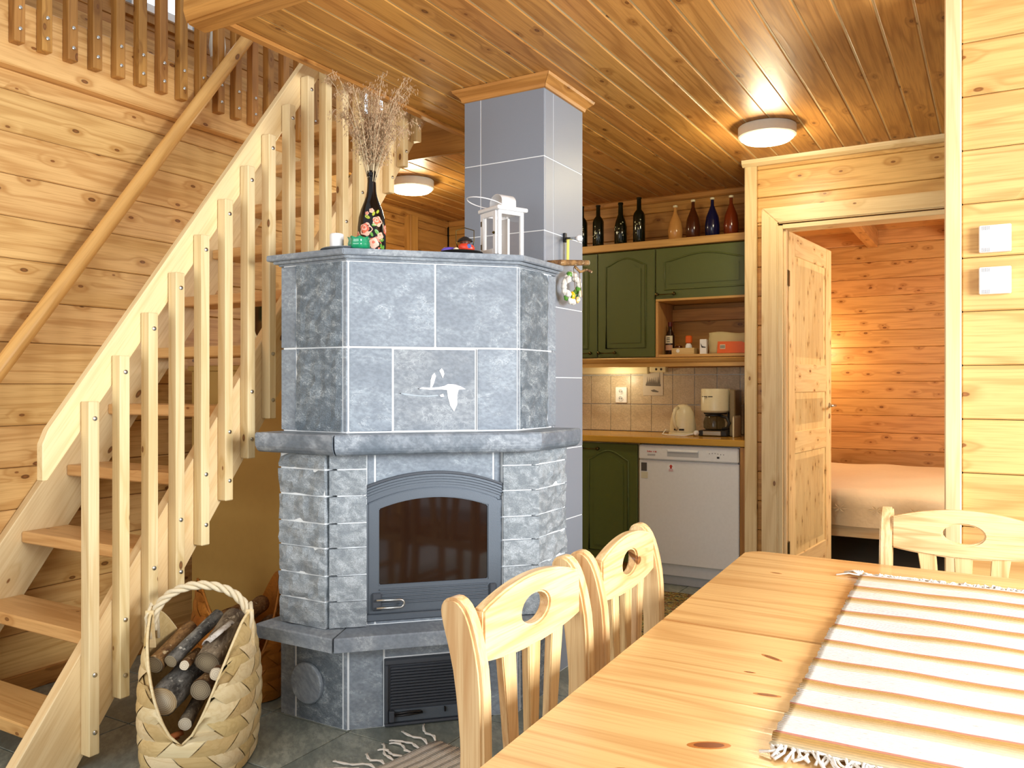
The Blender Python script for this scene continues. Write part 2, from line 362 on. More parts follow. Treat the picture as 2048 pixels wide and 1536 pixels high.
# gallery window
g = meta(thing('window_1', None, None, (-4.58, 3.42, 3.9)), kind='structure')
for a in ((3.15, 3.20, 3.56, 4.2), (3.64, 3.69, 3.56, 4.2), (3.15, 3.69, 3.56, 3.61), (3.15, 3.69, 4.16, 4.2), (3.40, 3.43, 3.6, 4.17)):
    bx('window_frame', -4.59, -4.55, *a, M['wplastic'], g)
bx('window_pane', -4.585, -4.575, 3.19, 3.65, 3.6, 4.17, plain('daylit_window_pane', '#cfe2ee', .1, emis='#dfeefa', es=1.2), g, 0)
for a in ((3.10, 3.15, 3.52, 4.25), (3.69, 3.74, 3.52, 4.25), (3.15, 3.69, 3.5, 3.56)):
    bx('casing', -4.6, -4.57, *a, AMBER['Z'], g)
g = meta(thing('window_2', None, None, (-4.58, 5.9, 3.9)), kind='structure')
for k in range(3):
    y = 5.3 + k * .62
    bx('window_frame', -4.59, -4.55, y, y + .05, 3.0, 4.3, M['wplastic'], g); bx('window_frame', -4.59, -4.55, y + .5, y + .55, 3.0, 4.3, M['wplastic'], g)
    bx('window_pane', -4.585, -4.575, y + .05, y + .5, 3.05, 4.25, bpy.data.materials['daylit_window_pane'], g, 0)
# ceiling: boards run along y
ce = struct('ceiling', -2.37, 1.2, 2.05, 5.5, CZ + .0035, CZ + .2, STAIR['Y'])  # pale backing in the gaps colours in bright chamfer highlights between boards
ce2 = struct('ceiling_nook', -3.9, -2.37, 3.74, 5.5, CZ + .0035, CZ + .2, STAIR['Y'])  # same pale backing, painted highlights along the joints
x = -2.345; k = 0
CW = .117
while x < .62:
    bx('ceiling_board', x + .0032, x + CW - .0032, 2.0, 5.44, CZ + random.uniform(-.001, .001), CZ + .02, CEIL['Y'], ce, .004)
    x += CW
x = -2.345 - CW
while x > -3.88:
    bx('ceiling_board', x + .0032, x + CW - .0032, 3.76, 5.44, CZ + random.uniform(-.001, .001), CZ + .02, CEIL['Y'], ce2, .006)
    x -= CW
meta(bx('trim_5', -2.385, -2.345, 2.0, 3.76, CZ - .012, CZ + .2, CEIL['Y'], bev=.004), kind='structure')
meta(bx('trim_6', -3.62, -2.385, 3.722, 3.755, CZ - .03, CZ + .23, AMBER['X'], bev=.004), kind='structure')
prism('trim_7', [(1.915, 2.49), (2.0, 2.485), (2.02, 2.52), (2.02, 2.66), (1.93, 2.66), (1.905, 2.62), (1.90, 2.53)], 'X', -2.43, 1.2, CEIL['X'], bev=.008); meta(bpy.data.objects['trim_7'], kind='structure')
# kitchen back wall
wk = struct('wall_kitchen', -3.8, -1.2, 5.441, 5.56, 0, CZ, M['dark'])
planks(wk, 'X', 5.42, -3.74, -1.2, zl(1.072, 0, CZ), AMBER, side=-1)
meta(bx('trim_8', -3.74, -1.25, 5.395, 5.42, CZ - .045, CZ, AMBER['X'], bev=.01), kind='structure')
wks = struct('wall_kitchen_right', -1.244, -1.19, 4.86, 5.44, 0, CZ, AMBER['Z'])
# door wall
wd = struct('wall_door', -1.19, -1.057, 4.856, 4.94, 0, CZ, M['dark'])
planks(wd, 'X', 4.835, -1.182, -1.056, zl(1.072, 0, 2.15), AMBER, side=-1, th=.02)
planks(wd, 'X', 4.835, -1.182, .9, [2.15, 2.165, 2.31, 2.47, CZ], WALL, side=-1)
bx('plank', -1.056, -.0, 4.86, 4.93, 2.16, CZ, M['dark'], wd, 0)
bx('plank', .16, .9, 4.83, 4.93, 0, 2.15, WALL['X'], wd)
meta(bx('trim_9', -1.252, -1.182, 4.815, 4.86, 0, CZ - .03, PINE['Z'], bev=.005), kind='structure')
prism('trim_10', [(4.83, 2.49), (4.83, CZ), (4.785, CZ), (4.79, CZ - .02), (4.81, CZ - .035)], 'X', -1.262, .9, PINE['X']); meta(bpy.data.objects['trim_10'], kind='structure')
# door to the bedroom
dr = meta(thing('door_1', None, None, (-.6, 4.83, 0)), kind='structure')
prism('casing', [(-1.152, 0), (-1.06, 0), (-1.06, 2.148), (-1.152, 2.24)], 'Y', 4.80, 4.83, PINE['Z'], dr, .006)
prism('casing', [(-1.152, 2.24), (-1.06, 2.148), (.1, 2.148), (.19, 2.24)], 'Y', 4.80, 4.83, PINE['X'], dr, .006)
prism('casing', [(.19, 0), (.1, 0), (.1, 2.148), (.19, 2.24)], 'Y', 4.80, 4.83, PINE['Z'], dr, .006)
bx('jamb', -1.06, -1.035, 4.805, 4.94, 0, 2.135, PINE['Z'], dr); bx('jamb', .08, .1, 4.805, 4.94, 0, 2.135, PINE['Z'], dr)
bx('jamb', -1.035, .08, 4.805, 4.94, 2.115, 2.14, PINE['X'], dr)
bx('door_stop', -1.035, -1.02, 4.83, 4.87, 0, 2.115, PINE['Z'], dr)
# open door leaf, swung into the bedroom: local x = along the leaf, y = thickness
dm = Matrix.Translation((-1.022, 4.90, 0)) @ Matrix.Rotation(math.radians(84.5), 4, 'Z')
lf = bx('door_leaf', 0, .90, 0.008, .030, .02, 2.12, DOORW['Z'], None, .002)
def rel(o, par):
    o.parent = par; o.matrix_parent_inverse = W[par.as_pointer()].inverted(); o.matrix_basis = dm @ o.matrix_basis; W[o.as_pointer()] = o.matrix_basis.copy()
rel(lf, dr)
def dpart(nm, *a, **k): o = bx(nm, *a, **k); rel(o, lf); return o
for a in ((0, .12), (.78, .90)): dpart('stile', a[0], a[1], -.001, .039, .02, 2.12, DOORW['Z'], bev=.004)
for a in ((.02, .23), (.83, .96), (1.19, 1.36), (1.99, 2.12)): dpart('rail', .12, .78, 0, .038, a[0], a[1], DOORW['X'], bev=.004)
for a in ((.26, .80), (.99, 1.16), (1.39, 1.96)): dpart('panel', .15, .75, .008, .030, a[0], a[1], DOORW['Z'], bev=.012)
for s_, y in ((-1, -.001), (1, .039)):
    o = lathe('handle_rose', [(.018, 0), (.018, .006), (.009, .008), (.009, .04)], (.84, y, 1.10), M['steel'], rot=Matrix.Rotation(s_ * -PI / 2, 4, 'X'), seg=14); rel(o, lf)
    o = tube('handle_lever', [(.84, y + s_ * .042, 1.10), (.80, y + s_ * .045, 1.10), (.73, y + s_ * .04, 1.10)], .008, M['steel']); rel(o, lf)
    o = lathe('key_escutcheon', [(.017, 0), (.017, .005), (.004, .006)], (.84, y, 1.03), M['steel'], rot=Matrix.Rotation(s_ * -PI / 2, 4, 'X'), seg=14); rel(o, lf)
for z in (.25, 1.80): bx('hinge', -1.036, -1.015, 4.86, 4.905, z, z + .09, M['brass'], dr)
# bedroom
bw = struct('wall_bedroom', -2.4, 1.4, 8.321, 8.4, 0, 2.68, M['dark'])
planks(bw, 'X', 8.3, -2.4, 1.4, [i * .158 for i in range(0, 18)], WARM, side=-1)
bwl = struct('wall_bedroom_left', -1.9, -1.821, 5.6, 8.3, 0, 2.68, M['dark'])
planks(bwl, 'Y', -1.8, 5.6, 8.3, [i * .158 for i in range(0, 18)], WARM)
bwr = struct('wall_bedroom_right', 1.3, 1.38, 4.95, 8.3, 0, 2.68, WARM['Y'])
cb = struct('ceiling_bedroom', -1.9, 1.4, 4.95, 8.4, 2.68, 2.75, WARM['Y'])
for y0 in (5.2, 6.0, 6.8, 7.6): bx('ceiling_panel', -1.8, 1.3, y0, y0 + .79, 2.655, 2.679, WARM['X'], cb)
for x0 in (-1.02, -.30, .42): bx('ceiling_beam', x0, x0 + .09, 4.95, 8.3, 2.50, 2.655, WARM['Y'], cb)
# right log wall nearest to the table
wr = struct('wall_right', -.127, 2.3, 2.972, 3.12, 0, 2.52, M['dark'])
planks(wr, 'X', 2.95, -.09, 2.3, zl(1.13, 0, 3.3), RIGHT, side=-1)
meta(bx('trim_11', -.137, -.09, 2.925, 3.14, 0, 3.3, PINE['Z'], bev=.004), kind='structure')
meta(bx('baseboard_right', -.09, 2.3, 2.93, 2.95, 0, .07, PINE['X']), kind='structure')
meta(bx('baseboard_left', -3.4, -3.38, -1, 3.9, 0, .07, AMBER['Y']), kind='structure')
# small brown door in the far nook
d2 = meta(thing('door_2', None, None, (-3.74, 4.4, 0)), kind='structure')
bx('door_leaf', -3.745, -3.71, 4.1, 4.80, 0, 2.02, WARM['Z'], d2); bx('casing', -3.748, -3.70, 4.02, 4.1, 0, 2.1, AMBER['Z'], d2); bx('casing', -3.748, -3.70, 4.1, 4.85, 2.02, 2.1, AMBER['Y'], d2)

# ================================================================ masonry heater
fp = thing('masonry_heater', 'blue-grey soapstone masonry heater with arched glass stove door and riven corner tiles', 'fireplace', (-1.9, 2.7, 0))
def K(a, b): # corners for side offset a, front offset b
    L = (-4.267 + 1.4142 * b + 2.262 - a, 2.262 - a); R = (-1.556 + a, -1.556 + a + 4.267 - 1.4142 * b); return L, R
def foot(a, b, eL, eR, back=3.0):
    L, R = K(a, b); return [(eL, L[1]), L, R, (R[0], eR), (R[0] - .35, max(eR, back)), (eL, max(eR, back))]
def fslab(name, a, b, eL, eR, z0, z1, mat, bev=0, **k): return prism(name, foot(a, b, eL, eR, **k), 'Z', z0, z1, mat, fp, bev)
fslab('core', -.0022, -.0022, -2.315, 2.99, 0, 1.70, M['mortar'])
E1 = Vector((1, 1, 0)).normalized(); N1 = Vector((1, -1, 0)).normalized(); FC = Vector((-1.7775, 2.4895, 0))
FM = Matrix((( E1.x, -N1.x, 0, FC.x), (E1.y, -N1.y, 0, FC.y), (0, 0, 1, 0), (0, 0, 0, 1)))   # local x=u along front, local y=into the heater
LM = Matrix.Translation((0, 2.262, 0))                                    # left facet: x, y depth
RM = Matrix(((0, -1, 0, -1.556), (1, 0, 0, 0), (0, 0, 1, 0), (0, 0, 0, 1)))  # right facet: local x -> world y, local y -> -world x
def fbx(name, fm, u0, u1, d0, d1, z0, z1, mat, parent=None, bev=.003):
    me = boxmesh(abs(u1 - u0), abs(d1 - d0), abs(z1 - z0), mat, bev)
    return link(name, me, fm @ Matrix.Translation(((u0 + u1) / 2, (d0 + d1) / 2, (z0 + z1) / 2)), parent or fp)
def fraw(name, fm, vs, fs, mat, parent=None, smooth=False):
    vs = [fm @ Vector(v) for v in vs]; return raw(name, vs, fs, mat, parent or fp, smooth)
def fprism(name, fm, pts, d0, d1, mat, parent=None, bev=0, hole=None):
    o = prism(name, pts, 'Y', d0, d1, mat, None, bev, hole=hole); m = fm @ o.matrix_basis; par = parent or fp
    o.parent = par; o.matrix_parent_inverse = W[par.as_pointer()].inverted(); o.matrix_basis = m; W[o.as_pointer()] = m; return o
G = .0025
def rock(name, fm, u0, u1, z0, z1, proud, back, mat, rough=.008, nu=6, nz=3, seed=0, edge=.004):
    vs = []; fs = []
    for j in range(nz + 1):
        for i in range(nu + 1):
            u = u0 + (u1 - u0) * i / nu; z = z0 + (z1 - z0) * j / nz
            e = i in (0, nu) or j in (0, nz)
            d = -proud - noise.noise(Vector((u * 22 + seed, z * 30, seed * 1.7))) * rough + (edge if e else 0) - random.uniform(0, rough * .3)
            vs.append((u + (0 if e else random.uniform(-.004, .004)), d, z))
    for j in range(nz):
        for i in range(nu):
            q = j * (nu + 1) + i; fs.append((q, q + 1, q + nu + 2, q + nu + 1))
    n0 = len(vs); vs += [(u0, back, z0), (u1, back, z0), (u1, back, z1), (u0, back, z1)]
    bl = list(range(0, nu + 1)); fs.append(tuple(bl + [n0 + 1, n0])); tl = [nz * (nu + 1) + i for i in range(nu + 1)]; fs.append(tuple(tl[::-1] + [n0 + 3, n0 + 2]))
    ll = [j * (nu + 1) for j in range(nz + 1)]; fs.append(tuple(ll[::-1] + [n0, n0 + 3])); rl = [j * (nu + 1) + nu for j in range(nz + 1)]; fs.append(tuple(rl + [n0 + 2, n0 + 1]))
    return fraw(name, fm, vs, fs, mat)
# upper body tiles
rows = ((1.068, 1.370), (1.375, 1.680))
for r, (z0, z1) in enumerate(rows):
    if r == 1:
        fbx('stone_tile', FM, -.312, -.0025, 0, .02, z0, z1, M['soap']); fbx('stone_tile', FM, .0025, .312, 0, .02, z0, z1, M['soap'])
    else:
        fbx('stone_tile', FM, -.312, -.158, 0, .02, z0, z1, M['soap']); fbx('stone_tile', FM, .158, .312, 0, .02, z0, z1, M['soap'])
        sw = fbx('swan_panel', FM, -.154, .151, .0014, .02, z0, z1 - .002, M['soapd'])
        fbx('rebate_shade', FM, .152, .1565, .001, .02, z0, z1, M['irond'])  # dark strip colours in the shade along the panel's recessed right edge
    # left facet (x from -2.325 to -2.005), right facet (y from 2.711 to 3.03)
    fbx('edge_strip', LM, -2.022, -2.003, 0, .02, z0, z1, M['soap']); fbx('edge_strip', LM, -2.328, -2.252, 0, .02, z0, z1, M['soap'])
    rock('riven_tile', LM, -2.247, -2.026, z0, z1, .005, .02, M['rough'], .007, 9, 10, seed=r + 3)
    fbx('edge_strip', RM, 2.713, 2.73, 0, .02, z0, z1, M['soap']); fbx('edge_strip', RM, 2.957, 3.028, 0, .02, z0, z1, M['soap'])
    rock('riven_tile', RM, 2.734, 2.953, z0, z1, .005, .02, M['rough'], .007, 9, 10, seed=r + 9)
def decal(pts, name, mat, d=-.0006): return fprism(name, FM, pts, d, d + .0025, mat, sw)
inl = plain('white_inlay', '#ffffff', .4)
for pts in ([(-0.0601, 1.223), (-0.0474, 1.228), (-0.0219, 1.226), (0.0092, 1.228), (0.0346, 1.233), (0.0474, 1.24), (0.0742, 1.238), (0.0955, 1.231), (0.1138, 1.221), (0.087, 1.219), (0.0813, 1.196), (0.0813, 1.164), (0.07, 1.138), (0.0559, 1.16), (0.0474, 1.19), (0.0431, 1.218), (0.0219, 1.22), (-0.0219, 1.219)],
            [(-0.0191, 1.224), (-0.0177, 1.253), (-0.012, 1.272), (-0.0035, 1.281), (0.0021, 1.269), (-0.0064, 1.24), (-0.012, 1.229), (-0.012, 1.224)],
            [(0.0148, 1.289), (0.0233, 1.298), (0.0304, 1.289), (0.0332, 1.277), (0.0276, 1.261), (0.0219, 1.275)], [(0.0163, 1.199), (0.029, 1.204), (0.0332, 1.194), (0.0205, 1.192)]):
    decal(pts, 'swan_inlay', inl)
decal([(-0.1322, 1.207), (-0.1096, 1.206), (-0.0785, 1.2), (-0.0346, 1.197), (0.008, 1.2), (0.012, 1.196), (-0.03, 1.193), (-0.0785, 1.196), (-0.1124, 1.2)], 'swan_inlay', plain('grey_inlay', '#a9b6bf', .4))
decal([(-.0665, 1.222), (-.0595, 1.2245), (-.0595, 1.2215)], 'swan_bill', M['ink']); decal([(-.135, 1.2065), (-.126, 1.208), (-.126, 1.204)], 'swan_bill', M['ink'])
# cornice: three mitred slabs with a moulded edge
for z0, z1, o_ in ((1.682, 1.690, .004), (1.690, 1.700, .018), (1.700, 1.722, .035)):
    fslab('cornice', o_, o_, -2.335 - o_, 3.03, z0, z1, M['soapd'], .003)
# mantel shelf with rounded nose: three sections
def nosed(name, fm, u0, u1, dout, z0, z1, cutL, cutR, mat):
    h = z1 - z0; prof = [(.06, z0), (-dout + .03, z0)] + [(-dout + .03 - .03 * math.sin(a), z0 + h * .5 * (1 - math.cos(a))) for a in [PI * .5 * q / 5 for q in range(1, 6)]] + [(-dout, z1 - .006), (-dout + .006, z1), (.06, z1)]
    vs = []; n = len(prof)
    for d, z in prof: vs.append((u0 + d * cutL, d, z))
    for d, z in prof: vs.append((u1 - d * cutR, d, z))
    fs = [tuple(range(n)), tuple(range(2 * n - 1, n - 1, -1))] + [(i, (i + 1) % n, n + (i + 1) % n, n + i) for i in range(n)]
    return fraw(name, fm, vs, fs, mat)
t8 = math.tan(PI / 8)
for nm, do, z0, z1, mt in (('mantel', .13, .992, 1.064, 'slab'), ):
    nosed(nm + '_slab', FM, -.3155, .3155, do, z0, z1, t8, t8, M[mt])
    nosed(nm + '_slab', LM, -2.325, -2.006, do, z0, z1, 0, t8, M[mt])
    nosed(nm + '_slab', RM, 2.713, 2.99, do, z0, z1, t8, 0, M[mt])
for fm, u0, u1, cl, cr in ((FM, -.3155, .3155, t8, t8), (LM, -2.315, -2.006, 0, t8), (RM, 2.713, 2.96, t8, 0)):
    d = .135; prof = [(.05, .322), (-d, .322), (-d, .366), (-d + .004, .371), (.05, .371)]
    vs = [(u0 + dd * cl, dd, z) for dd, z in prof] + [(u1 - dd * cr, dd, z) for dd, z in prof]
    fraw('ledge_slab', fm, vs, [tuple(range(5)), tuple(range(9, 4, -1))] + [(i, (i + 1) % 5, 5 + (i + 1) % 5, 5 + i) for i in range(5)], M['soapd'])
# split-face brick wings
bz = [.373, .469, .560, .658, .745, .842, .936, .991]
for q in range(7):
    z0, z1 = bz[q] + .003, bz[q + 1] - .003
    rock('split_brick', FM, -.382, -.252, z0, z1, .028, .0, M['brick'], .008, 6, 4, seed=q)
    rock('split_brick', FM, .252, .390, z0, z1, .028, .0, M['brick'], .008, 6, 4, seed=q + 20)
    rock('split_brick', LM, -2.265, -2.043, z0, z1, .072, .0, M['brick'], .012, 9, 4, seed=q + 40)
    rock('split_brick', RM, 2.752, 3.0, z0, z1, .064, .0, M['brick'], .012, 9, 4, seed=q + 60)
fbx('brick_backing', FM, -.355, -.250, -.014, .0, .372, .991, M['mortar']); fbx('brick_backing', FM, .250, .365, -.014, 0, .372, .991, M['mortar'])
fbx('brick_backing', LM, -2.263, -2.045, -.065, .0, .372, .991, M['mortar']); fbx('brick_backing', RM, 2.752, 2.998, -.057, .0, .372, .991, M['mortar'])
# tiles around the stove door
for a in ((-.248, -.222, .683, .990), (-.248, -.222, .373, .678), (.222, .248, .683, .99), (.222, .248, .373, .678), (-.217, .217, .80, .990), (-.217, .217, .373, .41)):
    fbx('surround_tile', FM, a[0], a[1], 0, .02, a[2], a[3], M['soap'])
# plinth
for a in ((-.312, -.19, 0, .32), (.19, .312, 0, .32), (-.185, .185, .25, .32)): fbx('plinth_tile', FM, a[0], a[1], 0, .02, a[2], a[3], M['soap'])
fbx('plinth_strip', LM, -2.02, -2.004, 0, .02, 0, .32, M['soap']); fbx('plinth_tile', LM, -2.25, -2.024, 0, .02, 0, .32, M['rough']); fbx('plinth_strip', LM, -2.33, -2.256, 0, .02, 0, .32, M['soapd'])
fbx('plinth_strip', RM, 2.714, 2.73, 0, .02, 0, .32, M['soap']); fbx('plinth_tile', RM, 2.735, 2.953, 0, .02, 0, .32, M['rough']); fbx('plinth_strip', RM, 2.957, 3.028, 0, .02, 0, .32, M['soap'])
o = lathe('cleaning_hatch', [(.073, 0), (.076, .003), (.076, .013), (.072, .017)], (-2.188, 2.262, .14), M['soapd'], fp, 40, Matrix.Rotation(PI / 2, 4, 'X'))
# stove door
def arch(hw, z0, zs, za, n=16):
    R = (hw * hw + (za - zs) ** 2) / (2 * (za - zs)); cz = za - R; a0 = math.asin(hw / R)
    return [(-hw, z0)] + [(R * math.sin(-a0 + 2 * a0 * i / n), cz + R * math.cos(-a0 + 2 * a0 * i / n)) for i in range(n + 1)] + [(hw, z0)]
CU = -.006
sh = lambda pts, du=CU: [(p[0] + du, p[1]) for p in pts]
sd = fprism('door_frame', FM, sh(arch(.262, .387, .868, .920)), -.006, .01, M['iron'], bev=.003, hole=sh(arch(.236, .42, .812, .862)))
# ribbed arch hood
for k, dd in enumerate((0, .010, .020, .030, .040)):
    o_ = arch(.262 - .001 * k, .8, .868 - dd, .922 - dd)[1:-1]; i_ = arch(.262 - .001 * k, .8, .868 - dd - .008, .922 - dd - .008)[1:-1]
    fprism('hood_rib', FM, sh(o_ + i_[::-1]), -.020 + .002 * k, 0, M['irond' if k == 0 else 'iron'], sd, .0015)
lf2 = fprism('stove_door', FM, sh(arch(.240, .415, .810, .862)), -.014, .0, M['iron'], bev=.003, hole=sh(arch(.200, .517, .79, .826)))
fprism('door_glass', FM, sh(arch(.202, .513, .792, .828)), -.006, -.002, M['fglass'], lf2)
fprism('glass_gasket', FM, sh(arch(.206, .510, .794, .832)), -.0075, -.0065, M['black'], lf2, hole=sh(arch(.200, .517, .79, .826)))
for k in range(5): fbx('louvre', FM, -.20 + CU, .20 + CU, -.020, -.012, .503 - k * .0125 - .006, .503 - k * .0125, M['iron'], lf2, .0015)
fbx('bottom_rail', FM, -.258 + CU, .258 + CU, -.020, 0, .388, .412, M['iron'], sd, .003)
for u in (-.246, .246): fbx('side_rail', FM, u + CU - .012, u + CU + .012, -.012, 0, .414, .81, M['iron'], sd, .003)
fbx('latch_block', FM, -.232, -.198, -.028, -.012, .427, .490, M['irond'], lf2, .004)
fbx('latch_block', FM, .200, .226, -.026, -.012, .427, .500, M['irond'], lf2, .004)
hp = [(-.218, -.040, .468)] + [(-.135 + .014 * math.sin(a), -.046, .454 + .014 * math.cos(a)) for a in [PI * q / 8 for q in range(9)]] + [(-.218, -.040, .440)]
hv, hf = tubegeo(hp, .005, 8); fraw('handle', FM, hv, hf, M['steel'], lf2, True)
# air grate
gr = fbx('air_grate', FM, -.187, .187, -.006, .01, .004, .246, M['irond'])
fbx('grate_rim', FM, -.187, .187, -.02, -.004, .226, .246, M['irond'], gr); fbx('grate_rim', FM, -.187, .187, -.02, -.004, .0045, .014, M['irond'], gr)
for u in (-.187, .173): fbx('grate_rim', FM, u, u + .014, -.018, -.004, .014, .226, M['irond'], gr)
for k in range(14):
    z = .216 - k * .0108
    fprism('grate_slat', FM, [(-.165, z), (.165, z), (.165, z - .007), (-.165, z - .007)], -.018, -.004, M['irond'], gr, .002)
fbx('ash_tray', FM, -.16, .165, -.012, .0, .016, .06, M['iron'], gr)
hv, hf = tubegeo([(-.155, -.026, .052), (-.10, -.03, .057), (-.06, -.03, .056), (-.05, -.028, .05), (-.10, -.028, .046), (-.155, -.024, .044)], .004, 6); fraw('tray_handle', FM, hv, hf, M['black'], gr, True)
fbx('tray_latch', FM, -.172, -.152, -.03, -.006, .022, .062, M['irond'], gr); fbx('tray_pin', FM, .03, .036, -.024, -.006, .042, .058, M['black'], gr, .001)

# ================================================================ chimney
ch = thing('chimney', 'tall square blue-grey tiled chimney column rising from the heater to the ceiling', 'chimney', (-1.82, 3.2, 0))
X0, X1, Y0, Y1 = -2.017, -1.62, 3.045, 3.415
bx('core', X0 + .0015, X1 - .0015, Y0 + .0015, Y1 - .0015, 0, CZ, M['mortar'], ch, 0)
zs = [0, .338, .648, .958, 1.268, 1.569, 1.881, 2.191, CZ - .002]
for z0, z1 in zip(zs[:-1], zs[1:]):
    a, b = z0 + .002, z1 - .002
    bx('tile', X0, -1.9345, Y0, Y0 + .012, a, b, M['chim'], ch, .001); bx('tile', -1.9305, X1 - .001, Y0, Y0 + .012, a, b, M['chim'], ch, .001)
    bx('tile', X1 - .012, X1, Y0 + .0125, Y0 + .083, a, b, M['chim'], ch, .001); bx('tile', X1 - .012, X1, Y0 + .087, Y1, a, b, M['chim'], ch, .001)
def crown(name, p0, p1, n, mat):
    p0 = Vector(p0); p1 = Vector(p1); n = Vector(n); u = (p1 - p0).normalized()
    prof = [(0, CZ - .052), (.008, CZ - .050), (.012, CZ - .036), (.030, CZ - .018), (.038, CZ - .012), (.042, CZ - .001), (0, CZ - .001)]
    vs = [p0 - u * d + n * d + Vector((0, 0, z)) for d, z in prof] + [p1 + u * d + n * d + Vector((0, 0, z)) for d, z in prof]
    k = len(prof); raw(name, vs, [tuple(range(k)), tuple(range(2 * k - 1, k - 1, -1))] + [(i, (i + 1) % k, k + (i + 1) % k, k + i) for i in range(k)], mat, ch)
crown('crown_trim', (X0, Y0 - .001, 0), (X1, Y0 - .001, 0), (0, -1, 0), AMBER['X'])
crown('crown_trim', (X1 + .001, Y0, 0), (X1 + .001, Y1, 0), (1, 0, 0), AMBER['Y'])
crown('crown_trim', (X0 - .001, Y1, 0), (X0 - .001, Y0, 0), (-1, 0, 0), AMBER['Y'])
# ================================================================ staircase
st = thing('staircase', 'open pine staircase with thick treads and tall bolted balusters along the left wall', 'staircase', (-2.95, 1.5, 0))
zb = lambda y: .018 + 1.372 * (y - 1.602)
STAIRM = wood('stringer_pine', '#ecd3a2', '#caa468', 'X', knots=.3, line=.34, var=.1)
# stringer grain follows the slope: rotate object space by building along local X
def slopeboard(name, x0, x1, pts, mat):
    """pts in (y,z); mesh built with local x along the slope so the grain follows it"""
    a = math.atan(1.372); c = Vector((sum(p[0] for p in pts) / len(pts), sum(p[1] for p in pts) / len(pts)))
    R = Matrix.Rotation(a, 4, 'X'); m = Matrix.Translation(((x0 + x1) / 2, c.x, c.y)) @ R @ Matrix.Rotation(PI / 2, 4, 'Z')
    mi = m.inverted(); n = len(pts)
    vs = [mi @ Vector((x0, p[0], p[1])) for p in pts] + [mi @ Vector((x1, p[0], p[1])) for p in pts]
    fs = [tuple(range(n)), tuple(range(2 * n - 1, n - 1, -1))] + [(i, (i + 1) % n, n + (i + 1) % n, n + i) for i in range(n)]
    bm = bmesh.new(); V = [bm.verts.new(v) for v in vs]
    for f in fs: bm.faces.new([V[i] for i in f])
    bmesh.ops.recalc_face_normals(bm, faces=bm.faces)
    bmesh.ops.bevel(bm, geom=bm.edges[:], offset=.003, segments=1, affect='EDGES')
    me = bpy.data.meshes.new(name); bm.to_mesh(me); bm.free(); me.materials.append(mat)
    return link(name, me, m, st)
yt = (2.74 - .018 - .345) / 1.372 + 1.602
spts = [(1.337, 0), (1.589, 0), (3.585, zb(3.585)), (3.585, 2.74), (yt, 2.74)]
spts = [(1.337, 0), (1.589, 0), ((2.74 - .018) / 1.372 + 1.602, 2.74), (yt, 2.74)]
slopeboard('stringer', -2.59, -2.545, spts, STAIRM); slopeboard('stringer', -3.395, -3.350, spts, STAIRM)
hz = lambda y: 1.098 + 1.372 * (y - 1.503)
slopeboard('handrail_board', -2.58, -2.547, [(1.484, .938), (1.484, hz(1.484) - .02), (1.503, hz(1.503)), (3.1, hz(3.1)), (3.1, hz(3.1) - .165), (1.500, .938)], STAIRM)
for k in range(-2, 9):
    z = .653 + .25 * k; y = 1.866 + .186 * k
    if y < 1.3: continue
    bx('tread', -3.349, -2.591, y, y + .192, z - .045, z, TREAD['X'], st, .005)
bolt_me = lathe_me('bolt', [(.008, 0), (.0075, .004), (.004, .006)], M['steel'], 10)
def baluster(parent, x0, x1, y0, y1, z0, z1, bolts, m3):
    pts = [(x1, y0, z0 + .004), (x1, y1, z0 + .012), (x0, y1, z0 + .006), (x0, y0, z0)]
    o = bx('baluster', x0, x1, y0, y1, z0, z1, m3['Z'], parent, .003)
    for zz in bolts:
        link('bolt', bolt_me, Matrix.Translation((x1, (y0 + y1) / 2, zz)) @ Matrix.Rotation(PI / 2, 4, 'Y'), o)
for k in range(0, 18):
    y = 1.619 + .1087 * k; z0 = .045 + 1.388 * .1087 * k; z1 = 1.184 + 1.388 * .1087 * k
    baluster(st, -2.545, -2.5, y - .013, y + .024, z0, z1, (z1 - .055, z0 + .075, z0 + .26), STAIR)
# round handrail on the wall
hr = thing('wall_handrail', 'round pine pole handrail sloping up the left log wall', 'handrail', (-3.25, 1.5, 0))
P0 = Vector((-3.27, 1.35, .75)); P1 = Vector((-3.27, 3.15, 3.27))
d_ = (P1 - P0); L_ = d_.length; q = d_.to_track_quat('X', 'Z').to_matrix().to_4x4()
pm = lathe_me('pole', [(.028, -L_ / 2), (.031, -L_ / 2 + .01), (.031, L_ / 2)], wood('pole_pine', '#e2ae66', '#b57f40', 'Z', knots=.25, line=.3), 20)
link('pole', pm, Matrix.Translation((P0 + P1) / 2) @ d_.to_track_quat('Z', 'Y').to_matrix().to_4x4(), hr)
for t in (.12, .5, .88):
    p = P0.lerp(P1, t); tube('bracket', [(-3.4, p.y, p.z - .06), (-3.33, p.y, p.z - .065), (-3.285, p.y, p.z - .02)], .006, M['steel'], hr)
# gallery railing
gr_ = thing('gallery_railing', 'gallery railing of square pine balusters bolted to the upper edge of the left wall', 'railing', (-3.34, 2.6, 2.6))
for k in range(-2, 17):
    y = 1.843 + .1088 * k
    if y > 3.70: continue
    baluster(gr_, -3.344, -3.300, y - .03, y + .012, 2.580, 3.66, (2.632, 2.715), AMBER)
bx('top_rail', -3.36, -3.29, 1.5, 3.75, 3.66, 3.70, AMBER['Y'], gr_); bx('hand_board', -3.375, -3.345, 1.5, 3.75, 3.52, 3.65, AMBER['Y'], gr_)
